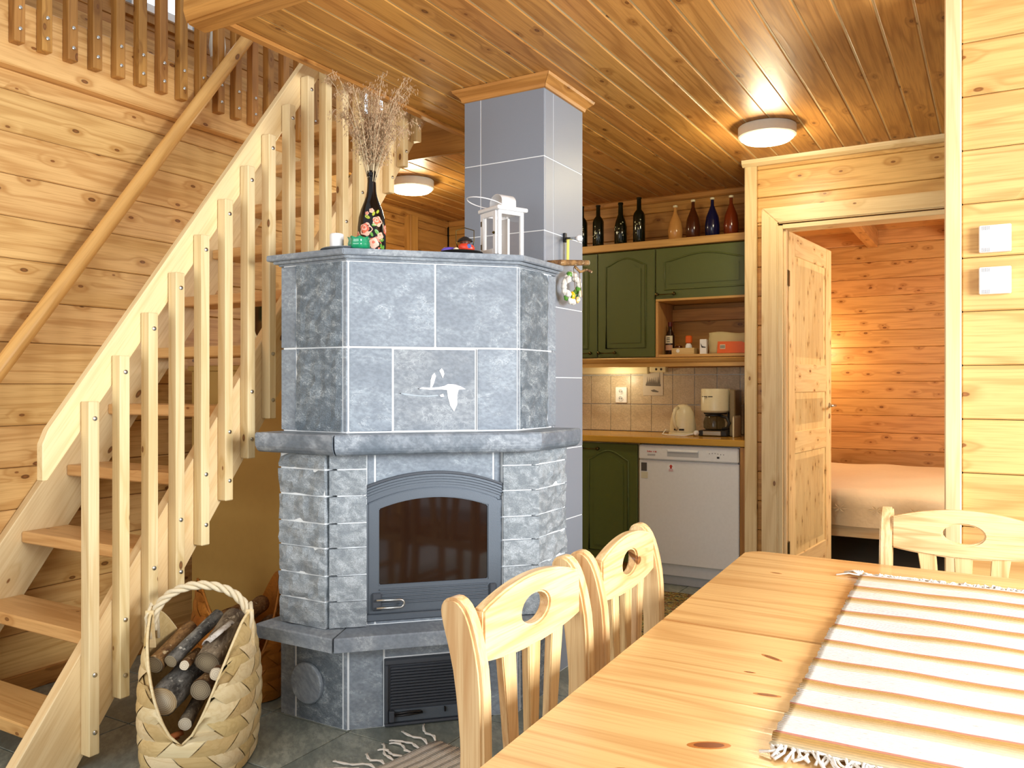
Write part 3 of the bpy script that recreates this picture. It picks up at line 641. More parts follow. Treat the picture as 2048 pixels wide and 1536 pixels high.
# white glass wall lamp on the gallery wall
lathe('lamp', [(.02, -.10), (.045, -.08), (.055, 0), (.045, .09), (.02, .12)], (-4.5, 3.80, 3.50), M['lampw'], seg=16); o = bpy.data.objects['lamp']; o.name = 'gallery_wall_lamp'
meta(o, 'white oval glass lamp seen between the gallery balusters', 'lamp')
# cupboard under the stairs
cu = thing('storage_cupboard', 'plain honey-coloured cupboard under the stairs beside the stone heater', 'cupboard', (-2.8, 2.62, 0))
bx('side_panel', -3.28, -2.36, 2.62, 2.64, 0, 1.30, M['olive'], cu, .002); bx('top_panel', -3.29, -2.35, 2.605, 3.1, 1.30, 1.325, M['olive'], cu, .003)
bx('end_panel', -3.28, -3.262, 2.641, 3.1, 0, 1.30, M['olive'], cu, .002); bx('back_panel', -3.261, -2.36, 3.08, 3.1, 0, 1.30, M['olive'], cu, .002)
# oval mirror behind the balusters
mi = thing('wall_mirror', 'small oval white-framed mirror glimpsed between the stair balusters', 'mirror', (-3.375, 3.16, 1.58))
ell = [(0, .085 * math.cos(2 * PI * q / 28), .13 * math.sin(2 * PI * q / 28)) for q in range(28)]
tube('frame', [(-3.385, 3.16 + e[1], 1.585 + e[2]) for e in ell], .012, M['cream'], mi, 8, True)
prism('mirror_glass', [(3.16 + e[1], 1.585 + e[2]) for e in ell], 'X', -3.397, -3.388, plain('mirror_silver', '#aab0b4', .05, 1), mi)

# ================================================================ ceiling lamps
def ceil_lamp(x, y, label):
    t = thing('ceiling_lamp', label, 'lamp', (x, y, CZ), 0, 'round white ceiling lamps')
    lathe('body', [(.135, 0), (.14, -.004), (.14, -.050), (.134, -.054)], (x, y, CZ), M['lampw'], t, 40)
    lathe('diffuser', [(.131, -.050), (.128, -.060), (.112, -.072), (.07, -.080), (.02, -.083)], (x, y, CZ), M['lamp'], t, 40)
ceil_lamp(-.982, 4.21, 'lit round white ceiling lamp over the bedroom doorway'); ceil_lamp(-3.182, 4.20, 'lit round white ceiling lamp behind the stairs, left of the chimney')
point('kitchen_lamp_glow', (-.982, 4.21, 2.40), 14, (1, .86, .55)); point('nook_lamp_glow', (-3.182, 4.20, 2.40), 12, (1, .86, .55))
point('bedroom_wall_lamp', (-1.45, 7.9, 1.55), 14, (1, .72, .4), .06); point('bedroom_fill', (.85, 5.9, 1.9), 95, (1, .95, .86), .3)  # second one is an added fill light that brightens the open door leaf

# ================================================================ kitchen
kb = 5.42
def arch_pts(x0, x1, z0, z1, rise, n=14):
    pts = [(x0, z0), (x1, z0), (x1, z1 - rise)]
    for i in range(1, n):
        u = i / n; pts.append((x1 + (x0 - x1) * u, z1 - rise + rise * (math.sin(PI * (u - .0)) ** 1.3)))
    pts.append((x0, z1 - rise)); return pts
def cab_door(parent, x0, x1, y, z0, z1, rise=.05, hand='br', nm='door'):
    d = bx(nm, x0, x1, y, y + .019, z0, z1, M['green'], parent, .004)
    b = .062; pts = arch_pts(x0 + b, x1 - b, z0 + b, z1 - b * .75, rise)
    loop = [(p[0], y - .001, p[1]) for p in pts]
    tube('panel_moulding', loop, .006, M['green'], d, 6, True)
    pts2 = arch_pts(x0 + b + .03, x1 - b - .03, z0 + b + .03, z1 - b * .75 - .03, rise * .85)
    prism('raised_panel', pts2, 'Y', y - .005, y + .002, M['green'], d, .004)
    hx = {'br': x1 - .155, 'bl': x0 + .015}[hand[:2]]; hz_ = z0 + .032 if hand[-1] != 't' else z1 - .035
    h = tube('handle', [(hx, y - .022, hz_), (hx + .055, y - .023, hz_ - .003), (hx + .115, y - .022, hz_)], .0035, M['brass'], d)
    for q in (0, .115): lathe('handle_foot', [(.006, 0), (.006, .010), (.010, .015), (.012, .022), (.009, .030), (.002, .033)], (hx + q, y, hz_), M['brass'], d, 10, Matrix.Rotation(PI / 2, 4, 'X'))
    return d
YU = 5.10
up = thing('wall_cabinet', 'green wall cabinet with arched door panels and a long bottle shelf on top', 'cabinet', (-1.9, 5.26, 1.35))
bx('carcass', -2.72, -1.90, YU + .022, kb - .002, 1.412, 2.118, PINE['Z'], up)
cab_door(up, -2.715, -2.312, YU, 1.415, 2.115, hand='br'); cab_door(up, -2.306, -1.903, YU, 1.415, 2.115, hand='bl')
up2 = thing('wall_cabinet_open', 'green flap-door cabinet above an open pine niche of groceries', 'cabinet', (-1.6, 5.26, 1.41))
bx('carcass', -1.898, -1.256, YU + .022, kb - .002, 1.79, 2.118, PINE['Z'], up2); cab_door(up2, -1.897, -1.262, YU, 1.785, 2.115, .045, 'bl')
bx('niche_side', -1.898, -1.880, YU + .0, kb - .002, 1.412, 1.772, SHELF['Z'], up2); bx('niche_side', -1.274, -1.256, YU, kb - .002, 1.412, 1.772, SHELF['Z'], up2)
bx('niche_top', -1.898, -1.256, YU, kb - .002, 1.773, 1.789, SHELF['X'], up2); bx('niche_floor', -1.879, -1.275, YU, kb - .002, 1.412, 1.430, SHELF['X'], up2)
bx('niche_back', -1.879, -1.275, kb - .02, kb - .004, 1.431, 1.771, AMBER['X'], up2); bx('niche_rail', -1.879, -1.275, kb - .05, kb - .021, 1.66, 1.74, AMBER['X'], up2)
sh_ = bx('bottle_shelf', -2.75, -1.256, YU - .02, kb - .002, 2.121, 2.168, SHELF['X'], None, .004); meta(sh_, 'long pine shelf above the green wall cabinets carrying bottles', 'shelf')
cn = thing('light_pelmet', 'moulded pine pelmet board running beneath the green wall cabinets', 'pelmet', (-2, 5.1, 1.35))
prism('moulding', [(YU - .005, 1.408), (YU - .02, 1.40), (YU - .012, 1.385), (YU - .002, 1.375), (YU - .002, 1.352), (YU + .02, 1.352), (YU + .02, 1.408)], 'X', -2.74, -1.257, SHELF['X'], cn)
bx('rail', -2.74, -1.257, YU + .021, YU + .05, 1.352, 1.408, SHELF['X'], cn)
ul = thing('under_cabinet_lamp', 'long off-white under-cabinet lamp with a socket box at its end', 'lamp', (-2.2, 5.36, 1.3))
bx('lamp_body', -2.74, -2.05, 5.36, 5.408, 1.31, 1.36, M['cream'], ul, .006); bx('socket_box', -2.04, -1.92, 5.36, 5.408, 1.32, 1.36, M['cream'], ul, .006)
for x in (-1.99, -1.955): lathe('socket_hole', [(.008, 0), (.008, .002)], (x, 5.3605, 1.34), M['ink'], ul, 12, Matrix.Rotation(PI / 2, 4, 'X'))
point('under_cabinet_glow', (-2.25, 5.22, 1.27), 1.3, (1, .85, .55), .03)
# backsplash tiles
bs = meta(thing('wall_backsplash', None, None, (-2, 5.41, .93)), kind='structure')
bx('grout_bed', -2.8, -1.25, 5.411, 5.4195, .912, 1.35, M['mortar'], bs, 0)
x = -2.80
while x < -1.26:
    for z0, z1 in ((.915, 1.098), (1.102, 1.30), (1.304, 1.35)):
        bx('wall_tile', x + .0015, min(x + .1505, -1.251), 5.4025, 5.4105, z0, z1, M['bsplash'], bs, .0015)
    x += .152
pc = thing('picture_tile', 'pale tile printed with a small dark forest and boat sketch, left of the kettle', 'picture', (-2.03, 5.40, 1.25))
bx('tile_face', -2.100, -1.955, 5.399, 5.4022, 1.16, 1.345, plain('pale_print_tile', '#cfc5b5', .3), pc, .001)
for i in range(15):
    x = -2.075 + i * .0068; h_ = .02 + .035 * abs(math.sin(i * 1.7)) + (.03 if i > 12 else 0)
    prism('printed_tree', [(x - .004, 1.235), (x + .004, 1.235), (x, 1.235 + h_)], 'Y', 5.3978, 5.3992, plain('sketch_grey', '#6b645c', .7) if i == 0 else bpy.data.materials['sketch_grey'], pc)
prism('printed_shore', [(-2.08, 1.228), (-1.972, 1.224), (-1.972, 1.238), (-2.08, 1.240)], 'Y', 5.3979, 5.3991, bpy.data.materials['sketch_grey'], pc)
prism('printed_boat', [(-2.045, 1.196), (-2.02, 1.203), (-1.985, 1.188), (-1.995, 1.183), (-2.03, 1.186)], 'Y', 5.3979, 5.3991, bpy.data.materials['sketch_grey'], pc)
sk = thing('wall_socket', 'white double wall socket on the beige tiles above the worktop', 'socket', (-2.26, 5.40, 1.16))
bx('cover_plate', -2.303, -2.218, 5.392, 5.402, 1.108, 1.218, M['wplastic'], sk, .003)
for z in (1.187, 1.139):
    lathe('socket_well', [(.020, 0), (.020, .003), (.016, .004), (.016, .0)], (-2.262, 5.392, z), M['wplastic'], sk, 18, Matrix.Rotation(PI / 2, 4, 'X'))
    for dx in (-.007, .007): lathe('socket_hole', [(.0028, 0), (.0028, .0012)], (-2.262 + dx, 5.3885, z), M['ink'], sk, 8, Matrix.Rotation(PI / 2, 4, 'X'))
# base units
bc = thing('base_cabinet', 'green base cabinet with an arched panel door left of the white dishwasher', 'cabinet', (-2.3, 5.1, 0))
bx('carcass', -2.75, -1.928, 4.90, kb - .01, .11, .868, PINE['Z'], bc); bx('toe_kick', -2.75, -1.93, 4.95, 4.965, 0, .11, AMBER['X'], bc)
cab_door(bc, -2.325, -1.932, 4.872, .115, .862, .06, 'blt'); cab_door(bc, -2.735, -2.331, 4.872, .115, .862, .06, 'brt')
wt = bx('worktop', -2.76, -1.256, 4.845, 5.402, .872, .911, M['worktop']['X'], None, .004); meta(wt, 'honey-coloured laminate kitchen worktop above the dishwasher', 'worktop')
ep = bx('end_panel', -1.290, -1.256, 4.86, kb - .01, 0, .868, AMBER['Z'], None, .002); meta(ep, 'narrow orange pine end panel right of the dishwasher', 'panel')
dw = thing('dishwasher', 'white freestanding dishwasher beneath the honey-coloured worktop', 'dishwasher', (-1.6, 5.1, 0))
bx('body', -1.920, -1.297, 4.905, kb - .02, .06, .866, M['white'], dw, .003)
bx('door', -1.920, -1.297, 4.868, 4.904, .135, .770, M['white'], dw, .006)
cp = bx('control_panel', -1.920, -1.297, 4.858, 4.904, .772, .862, M['white'], dw, .008)
bx('handle_recess', -1.735, -1.535, 4.8575, 4.862, .795, .838, plain('recess_grey', '#b9bbbd', .4), cp, .002); bx('handle_lip', -1.73, -1.54, 4.852, 4.8575, .826, .838, M['wplastic'], cp, .002)
bx('display', -1.425, -1.410, 4.8565, 4.8585, .797, .808, M['ink'], cp, 0)
for i in range(6): lathe('program_lamp', [(.0025, 0), (.0025, .0015)], (-1.47 + i * .017, 4.858, .824 + .003 * math.sin(i)), M['ink'], cp, 8, Matrix.Rotation(PI / 2, 4, 'X'))
for i, (u, h_) in enumerate(((0, .010), (.008, .007), (.014, .009), (.020, .007), (.027, .007), (.040, .008), (.050, .008), (.056, .008))): bx('red_print', -1.862 + u, -1.858 + u, 4.857, 4.8582, .819, .819 + h_, M['red'], cp, 0)
for i in range(3): bx('fine_print', -1.86, -1.81, 4.8570, 4.8582, .806 - i * .004, .8075 - i * .004, plain('print_grey', '#9a8f90', .6) if i == 0 else bpy.data.materials['print_grey'], cp, 0)
dd = [o for o in dw.children if o.name.startswith('door')][0]
bx('sticker', -1.905, -1.868, 4.8665, 4.8682, .700, .752, plain('dark_sticker', '#4e4b4c', .5), dd, 0); bx('sticker', -1.905, -1.862, 4.8665, 4.8682, .655, .695, plain('pale_sticker', '#d8d3bb', .5), dd, 0)
lathe('round_sticker', [(.024, 0), (.024, .001)], (-1.712, 4.8675, .728), M['wplastic'], dd, 24, Matrix.Rotation(PI / 2, 4, 'X'))
prism('red_arrow', [(-1.718, .722), (-1.706, .722), (-1.706, .735), (-1.700, .735), (-1.712, .748), (-1.724, .735), (-1.718, .735)], 'Y', 4.8655, 4.8668, M['red'], dd)
for i in range(3): bx('red_print', -1.726, -1.698, 4.8655, 4.8668, .717 - i * .005, .7185 - i * .005, M['red'], dd, 0)
bx('toe_kick', -1.915, -1.30, 4.93, 4.945, 0, .128, plain('grey_kick', '#c3c6c9', .4), dw, .002)
# kettle
kx, ky = -1.735, 5.16
kt = thing('electric_kettle', 'cream electric kettle with its base and coiled plug left of the coffee maker', 'kettle', (kx, ky, .911))
lathe('power_base', [(.088, 0), (.092, .006), (.090, .018), (.08, .022)], (kx, ky, .912), M['cream'], kt, 28)
lathe('body', [(.083, 0), (.084, .01), (.079, .07), (.068, .12), (.050, .155), (.028, .172), (.006, .176)], (kx, ky, .934), M['cream'], kt, 28)
tube('handle', [(kx - .01, ky - .068, 1.09), (kx - .02, ky - .098, 1.075), (kx - .025, ky - .108, 1.03), (kx - .02, ky - .102, .98), (kx - .01, ky - .084, .955)], .011, M['cream'], kt, 10)
bx('water_gauge', kx + .002, kx + .035, ky - .088, ky - .078, .945, .956, M['ink'], kt, .002); bx('switch', kx - .03, kx - .008, ky - .09, ky - .08, .945, .956, M['ink'], kt, .002)
lathe('plug', [(.012, 0), (.017, .006), (.017, .022), (.009, .036)], (kx + .115, ky - .07, .932), M['wplastic'], kt, 14, Matrix.Rotation(PI / 2, 4, 'X'))
tube('cord', [(kx - .08, ky + .03, .93), (kx - .115, ky, .945), (kx - .12, ky - .05, .916), (kx - .06, ky - .10, .915), (kx + .05, ky - .11, .915), (kx + .10, ky - .09, .928)], .0035, M['wplastic'], kt, 6)
# coffee maker
cx_, cy_ = -1.535, 5.20
cm = thing('coffee_maker', 'cream and black filter coffee maker with a glass jug', 'coffee maker', (cx_, cy_, .911))
bx('base', cx_ - .085, cx_ + .10, cy_ - .09, cy_ + .12, .912, .948, M['ink'], cm, .006); bx('hot_plate', cx_ - .055, cx_ + .062, cy_ - .094, cy_ - .08, .917, .946, M['steel'], cm, .003)
bx('water_tank', cx_ + .10, cx_ + .135, cy_ - .04, cy_ + .12, .912, 1.205, plain('smoky_tank', '#8d7b58', .2), cm, .006)
bx('column', cx_ + .055, cx_ + .098, cy_ + .07, cy_ + .12, .949, 1.06, M['ink'], cm, .006)
fh = lathe('filter_housing', [(.078, 0), (.09, .012), (.09, .145), (.086, .15)], (cx_ - .0, cy_, 1.060), M['cream'], cm, 28)
lathe('housing_seal', [(.07, 0), (.074, .010)], (cx_, cy_, 1.049), M['ink'], cm, 24)
for a in ((-.06, -.055), (-.05, -.028), (-.02, .008)): bx('print_mark', cx_ + a[0], cx_ + a[1], cy_ - .0905, cy_ - .084, 1.158, 1.163, M['ink'], fh, 0)
lathe('jug', [(.05, 0), (.066, .012), (.068, .05), (.055, .082), (.05, .092)], (cx_ - .005, cy_ - .012, .950), glass('jug_glass', '#c9c6b8', .05), cm, 28)
lathe('jug_rim', [(.052, 0), (.056, .003), (.056, .009), (.05, .01)], (cx_ - .005, cy_ - .012, 1.036), M['ink'], cm, 24)
tube('jug_handle', [(cx_ + .05, cy_ - .05, 1.038), (cx_ + .09, cy_ - .062, 1.030), (cx_ + .108, cy_ - .068, .995), (cx_ + .095, cy_ - .064, .965), (cx_ + .06, cy_ - .05, .958)], .010, M['ink'], cm, 8)
# soap bottle in the corner
lathe('soap', [(.035, 0), (.037, .01), (.037, .20), (.02, .24), (.014, .25), (.014, .275)], (-1.345, 5.30, .912), plain('brown_bottle', '#6a4425', .3), None, 18); o = bpy.data.objects['soap']; o.name = 'tall_bottle'
meta(o, 'tall brown bottle with black cap in the worktop corner', 'bottle')
lathe('cap', [(.017, 0), (.017, .03)], (-1.345, 5.30, 1.187), M['ink'], o, 14)
prism('board', [(-1.393, .912), (-1.384, .912), (-1.384, 1.03), (-1.388, 1.045), (-1.393, 1.03)], 'Y', 5.08, 5.24, M['cream'], None, .002); o = bpy.data.objects['board']; o.name = 'cutting_board'; meta(o, 'thin cream cutting board upright beside the coffee maker', 'cutting board')
# bottles on the shelf
zs_ = 2.1685
def wine(x, label, h=.285, r=.038, kind=0, cm_=None):
    t = thing('bottle', label, 'bottle', (x, 5.16, zs_), 0, 'bottles on the shelf above the kitchen cabinets')
    if kind == 0: pr = [(r * .9, 0), (r, .006), (r, h * .6), (r * .85, h * .66), (r * .4, h * .74), (r * .36, h * .96), (r * .42, h * .965), (r * .42, h)]
    elif kind == 1: pr = [(r * .9, 0), (r, .006), (r, h * .42), (r * .8, h * .56), (r * .42, h * .72), (r * .36, h * .95), (r * .44, h * .96), (r * .40, h)]
    else: pr = [(r * .8, 0), (r, .01), (r * 1.06, h * .28), (r * .9, h * .5), (r * .5, h * .68), (r * .24, h * .8), (r * .22, h * .94)]
    b = lathe('glass_body', pr, (x, 5.16, zs_), cm_ or M['gbottle'], t, 24)
    if kind == 2: lathe('pale_stopper', [(r * .25, 0), (r * .34, .004), (r * .34, .012), (r * .2, .016)], (x, 5.16, zs_ + h * .94), M['cream'], t, 14)
    else:
        for k in range(9):
            a = -PI / 2 + random.uniform(-.8, .8); zz = h * random.uniform(.2, .52)
            lathe('painted_flower', [(.0045, 0), (.003, .0012)], (x + r * math.cos(a), 5.16 + r * math.sin(a), zs_ + zz), PALE, b, 6, Matrix.Rotation(a + PI / 2, 4, 'Z') @ Matrix.Rotation(PI / 2, 4, 'X'))
PALE = plain('pale_paint', '#c9cfa8', .5)
wine(-2.452, 'dark green wine bottle half hidden behind the chimney', .29)
wine(-2.330, 'dark green wine bottle with white painted blossoms nearest the chimney')
wine(-2.166, 'slope-shouldered dark green bottle, middle of the green shelf bottles', .285, .042, 1)
wine(-2.035, 'tallest dark green shelf bottle with a pale vine painted on it', .305, .040)
for x, l, c_, h in ((-1.786, 'sand-coloured ceramic flask on the shelf, smallest of four flasks', '#c58f4e', .225), (-1.668, 'brown glass flask with pale cap on the shelf', '#46200e', .25), (-1.543, 'cobalt blue glass flask with pale cap on the shelf', '#0c1238', .25), (-1.424, 'copper-red glass flask beside the pine post', '#6b2a10', .25)):
    wine(x, l, h, .044, 2, plain('flask_' + c_[1:], c_, .15))
# things in the niche
zn = 1.4305
t = thing('sauce_bottle', 'tall dark sauce bottle with a cream label in the open niche', 'bottle', (-1.835, 5.22, zn))
lathe('glass_body', [(.028, 0), (.030, .005), (.030, .125), (.012, .165), (.012, .20)], (-1.842, 5.22, zn), plain('soy_dark', '#2a140a', .1), t, 20); lathe('cap', [(.015, 0), (.015, .03)], (-1.842, 5.22, zn + .185), plain('maroon_cap', '#5a1612', .4), t, 14)
def curved(name, x, y, z0, z1, r, a0, a1, mat, parent, n=6):
    vs = []; 
    for i in range(n + 1):
        a = a0 + (a1 - a0) * i / n; vs += [(x + r * math.cos(a), y + r * math.sin(a), z0), (x + r * math.cos(a), y + r * math.sin(a), z1)]
    return raw(name, vs, [(2 * i, 2 * i + 2, 2 * i + 3, 2 * i + 1) for i in range(n)], mat, parent, True)
curved('label', -1.842, 5.22, zn + .075, zn + .125, .0308, -2.5, -.7, M['paper'], t); curved('label', -1.842, 5.22, zn + .03, zn + .065, .0308, -2.5, -.7, plain('reddish_label', '#c99c7c', .6), t)
for z in (.083, .097, .108): curved('label_print', -1.842, 5.22, zn + z, zn + z + .005, .0312, -2.0, -1.3, M['ink'], t)
bskt = thing('splint_basket', 'low pale splint basket holding jars in the open niche', 'basket', (-1.745, 5.22, zn))
for a in ((-1.815, -1.665, 5.17, 5.174), (-1.815, -1.665, 5.27, 5.274)): bx('basket_side', *a, zn, zn + .042, M['strip2'], bskt, .001)
for a in (-1.815, -1.669): bx('basket_end', a, a + .004, 5.1745, 5.2695, zn, zn + .042, M['strip2'], bskt, .001)
bx('basket_floor', -1.8105, -1.6695, 5.175, 5.269, zn + .0005, zn + .003, M['strip1'], bskt, 0); lathe('emblem', [(.012, 0), (.012, .001)], (-1.772, 5.1698, zn + .024), M['wplastic'], bskt, 12, Matrix.Rotation(PI / 2, 4, 'X'))
t = thing('spice_bottle', 'small clear spice bottle with an orange cap in the splint basket', 'bottle', (-1.712, 5.205, zn + .003))
lathe('glass_body', [(.022, 0), (.024, .005), (.020, .055), (.013, .068)], (-1.712, 5.205, zn + .0035), M['wplastic'], t, 16); bx('cap', -1.73, -1.69, 5.19, 5.22, zn + .073, zn + .122, M['orange'], t, .006)
t = lathe('jar', [(.022, 0), (.024, .004), (.024, .05), (.02, .056)], (-1.785, 5.225, zn + .0035), plain('brown_jar', '#5a2a14', .15), None, 16); t.name = 'brown_jar'; meta(t, 'small brown glass jar at the left of the splint basket', 'jar')
t = bx('packet', -1.628, -1.585, 5.17, 5.20, zn, zn + .095, M['wplastic'], None, .002); meta(t, 'small white packet with a black swirl next to the paper bag', 'packet'); prism('printed_swirl', [(-1.622, zn + .07), (-1.61, zn + .05), (-1.588, zn + .045), (-1.59, zn + .04), (-1.615, zn + .042)], 'Y', 5.1685, 5.1698, M['ink'], t)
t = thing('paper_bag', 'crumpled kraft paper bag with an orange panel in the niche', 'bag', (-1.47, 5.24, zn))
mb = MB(); nx, nz = 10, 6; vs = []
for s_ in (0, 1):
    for j in range(nz + 1):
        for i in range(nx + 1):
            u = i / nx; v = j / nz; vs.append((-1.578 + .285 * u + .004 * math.sin(9 * v), 5.20 + .10 * s_ + (-1 if s_ == 0 else 1) * .02 * math.sin(PI * u) * (1 - v) + .006 * noise.noise(Vector((u * 6, v * 5, s_))), zn + .135 * v + .006 * math.sin(u * 7) * v))
A = (nx + 1) * (nz + 1); fs = []
for s_ in (0, 1):
    for j in range(nz):
        for i in range(nx): q = s_ * A + j * (nx + 1) + i; fs.append((q, q + 1, q + nx + 2, q + nx + 1))
for j in range(nz):
    q = j * (nx + 1); fs.append((q, q + nx + 1, A + q + nx + 1, A + q)); q += nx; fs.append((q, A + q, A + q + nx + 1, q + nx + 1))
for i in range(nx): fs.append((i, A + i, A + i + 1, i + 1)); q = nz * (nx + 1) + i; fs.append((q, q + 1, A + q + 1, A + q))
raw('paper', vs, fs, M['kraft'], t, True)
prism('orange_panel', [(-1.515, zn + .004), (-1.30, zn + .004), (-1.30, zn + .05), (-1.36, zn + .075), (-1.51, zn + .078)], 'Y', 5.165, 5.172, M['orange'], t); bx('barcode_label', -1.495, -1.462, 5.162, 5.1648, zn + .03, zn + .058, M['paper'], t, 0)
for i in range(5): bx('barcode_bar', -1.492 + i * .006, -1.489 + i * .006, 5.1608, 5.1618, zn + .034, zn + .054, M['ink'], t, 0)

# ================================================================ bed
bd = thing('bed', 'bed with a cream quilted bedspread seen through the open doorway', 'bed', (-.8, 7.1, 0))
bx('side_board', -1.75, .4, 6.02, 6.05, .20, .40, PINE['X'], bd); bx('side_board', -1.75, .4, 8.0, 8.03, .20, .42, PINE['X'], bd)
bx('end_board', -1.75, -1.72, 6.05, 8.0, .20, .42, PINE['Y'], bd); bx('end_board', .37, .4, 6.05, 8.0, .20, .42, PINE['Y'], bd)
for a in ((-1.72, 6.06), (.30, 6.06), (-1.72, 7.9), (.30, 7.9)): bx('leg', a[0], a[0] + .06, a[1], a[1] + .06, 0, .22, PINE['Z'], bd)
nx, ny = 40, 36; vs = []
for j in range(ny + 1):
    for i in range(nx + 1):
        u = i / nx; v = j / ny; x = -1.78 + 2.2 * u; s_ = v * 2.35
        if s_ < .22: y, z = 5.985 - .012 * math.sin(x * 14), .28 + s_
        else: y = 6.0 + (s_ - .22) * .955; z = .52 + .012 * noise.noise(Vector((x * 3, y * 3, 0))) - .018 * math.exp(-((s_ - .22) / .04))
        vs.append((x, y, z))
raw('bedspread', vs, [(j * (nx + 1) + i, j * (nx + 1) + i + 1, (j + 1) * (nx + 1) + i + 1, (j + 1) * (nx + 1) + i) for j in range(ny) for i in range(nx)], M['quilt'], bd, True)
bx('mattress', -1.72, .37, 6.06, 7.99, .36, .485, M['quilt'], bd, .02)
vs = []; fs = []
for k in range(9):
    cx2 = -1.6 + k * .23
    for p in range(6):
        a = 2 * PI * p / 6; o_ = len(vs); vs += [(cx2, 5.975, .40), (cx2 + .035 * math.cos(a - .25), 5.970, .40 + .02 * math.sin(a - .25)), (cx2 + .06 * math.cos(a), 5.974, .40 + .033 * math.sin(a)), (cx2 + .035 * math.cos(a + .25), 5.970, .40 + .02 * math.sin(a + .25))]; fs.append((o_, o_ + 1, o_ + 2, o_ + 3))
raw('embroidery', vs, fs, M['quilt'], bd, fix=False)
# ================================================================ thermostats on the right wall
for z, l in ((1.685, 'upper white square room thermostat on the right log wall'), (1.557, 'lower white square room thermostat on the right log wall')):
    t = thing('thermostat', l, 'thermostat', (0, 2.94, z)); bx('cover', -.043, .043, 2.922, 2.949, z - .041, z + .041, M['wplastic'], t, .003)
    for zz in (.032, -.034):
        for i in range(5): bx('vent_slot', -.034 + i * .0045, -.0325 + i * .0045, 2.9208, 2.9222, z + zz - .006, z + zz + .006, plain('slot_grey', '#8d9196', .6) if 'slot_grey' not in bpy.data.materials else bpy.data.materials['slot_grey'], t, 0)

# ================================================================ dining table
tb = thing('dining_table', 'long varnished knotty pine dining table with rounded corners', 'table', (-.08, 1.5, 0))
def ytop(y0, y1, name):
    f = lambda y: (-.5423 - .0372 * y) # left edge line
    g = lambda y: (.40 - .0 * y)
    return f, g
def tabletop(name, y0, y1, rf, rn):
    lx = lambda y: -.5405 - .0372 * y
    pts = []; R = .055
    if rf:
        yl = y1; pts += [(.41, y1 - .04 - R)]
        for q in range(6): a = PI / 2 * q / 5; pts.append((.41 - R + R * math.cos(a), y1 - .04 - R + R * math.sin(a)))
        c = (lx(y1) + R, y1 - R)
        for q in range(6): a = PI / 2 + PI / 2 * q / 5; pts.append((c[0] + R * math.cos(a), c[1] + R * math.sin(a)))
    else: pts += [(.41, y1 - .022), (lx(y1), y1)]
    if rn:
        c = (lx(y0) + R, y0 + R)
        for q in range(6): a = PI + PI / 2 * q / 5; pts.append((c[0] + R * math.cos(a), c[1] + R * math.sin(a)))
        pts.append((.41, y0))
    else: pts += [(lx(y0), y0), (.41, y0 - .022)]
    return prism(name, pts, 'Z', .722, .75, TABLE['X'], tb, .004)
tabletop('table_leaf', 1.652, 2.468, True, False); tabletop('table_leaf', .50, 1.648, False, True)
for a in ((-.55, 1.0), (.30, 1.0)): bx('leg', a[0], a[0] + .07, .62, .69, 0, .722, TABLE['Z'], tb, .008); bx('leg', a[0], a[0] + .07, 2.26, 2.33, 0, .722, TABLE['Z'], tb, .008)
bx('apron', -.535, -.51, .70, 2.25, .63, .722, TABLE['Y'], tb); bx('apron', .34, .365, .70, 2.25, .63, .722, TABLE['Y'], tb)
bx('apron', -.48, .30, .635, .66, .63, .722, TABLE['X'], tb); bx('apron', -.48, .30, 2.29, 2.315, .63, .722, TABLE['X'], tb)
KN = plain('knot_heart', '#7b3a12', .25, bs=80); KR = plain('knot_ring', '#b3692a', .25, bs=80)
for x, y, a, b, an in ((-.335, 1.105, .030, .012, .5), (-.31, 1.33, .022, .006, .15), (-.345, 1.515, .024, .006, -.5), (-.24, 1.365, .007, .004, 0), (-.30, 2.245, .024, .006, .1), (-.225, 1.555, .008, .004, 0), (-.26, 1.56, .007, .004, 0), (-.49, 2.20, .016, .004, -.2), (-.36, 1.42, .010, .003, .1), (-.40, .98, .02, .008, .2)):
    mp = lambda s_: [(x + s_ * (a * math.cos(q * PI / 8) * math.cos(an) - b * math.sin(q * PI / 8) * math.sin(an)), y + s_ * (a * math.cos(q * PI / 8) * math.sin(an) + b * math.sin(q * PI / 8) * math.cos(an))) for q in range(16)]
    prism('knot', mp(1), 'Z', .7495, .7503, KR, tb); prism('knot', mp(.7), 'Z', .7496, .7506, KN, tb)

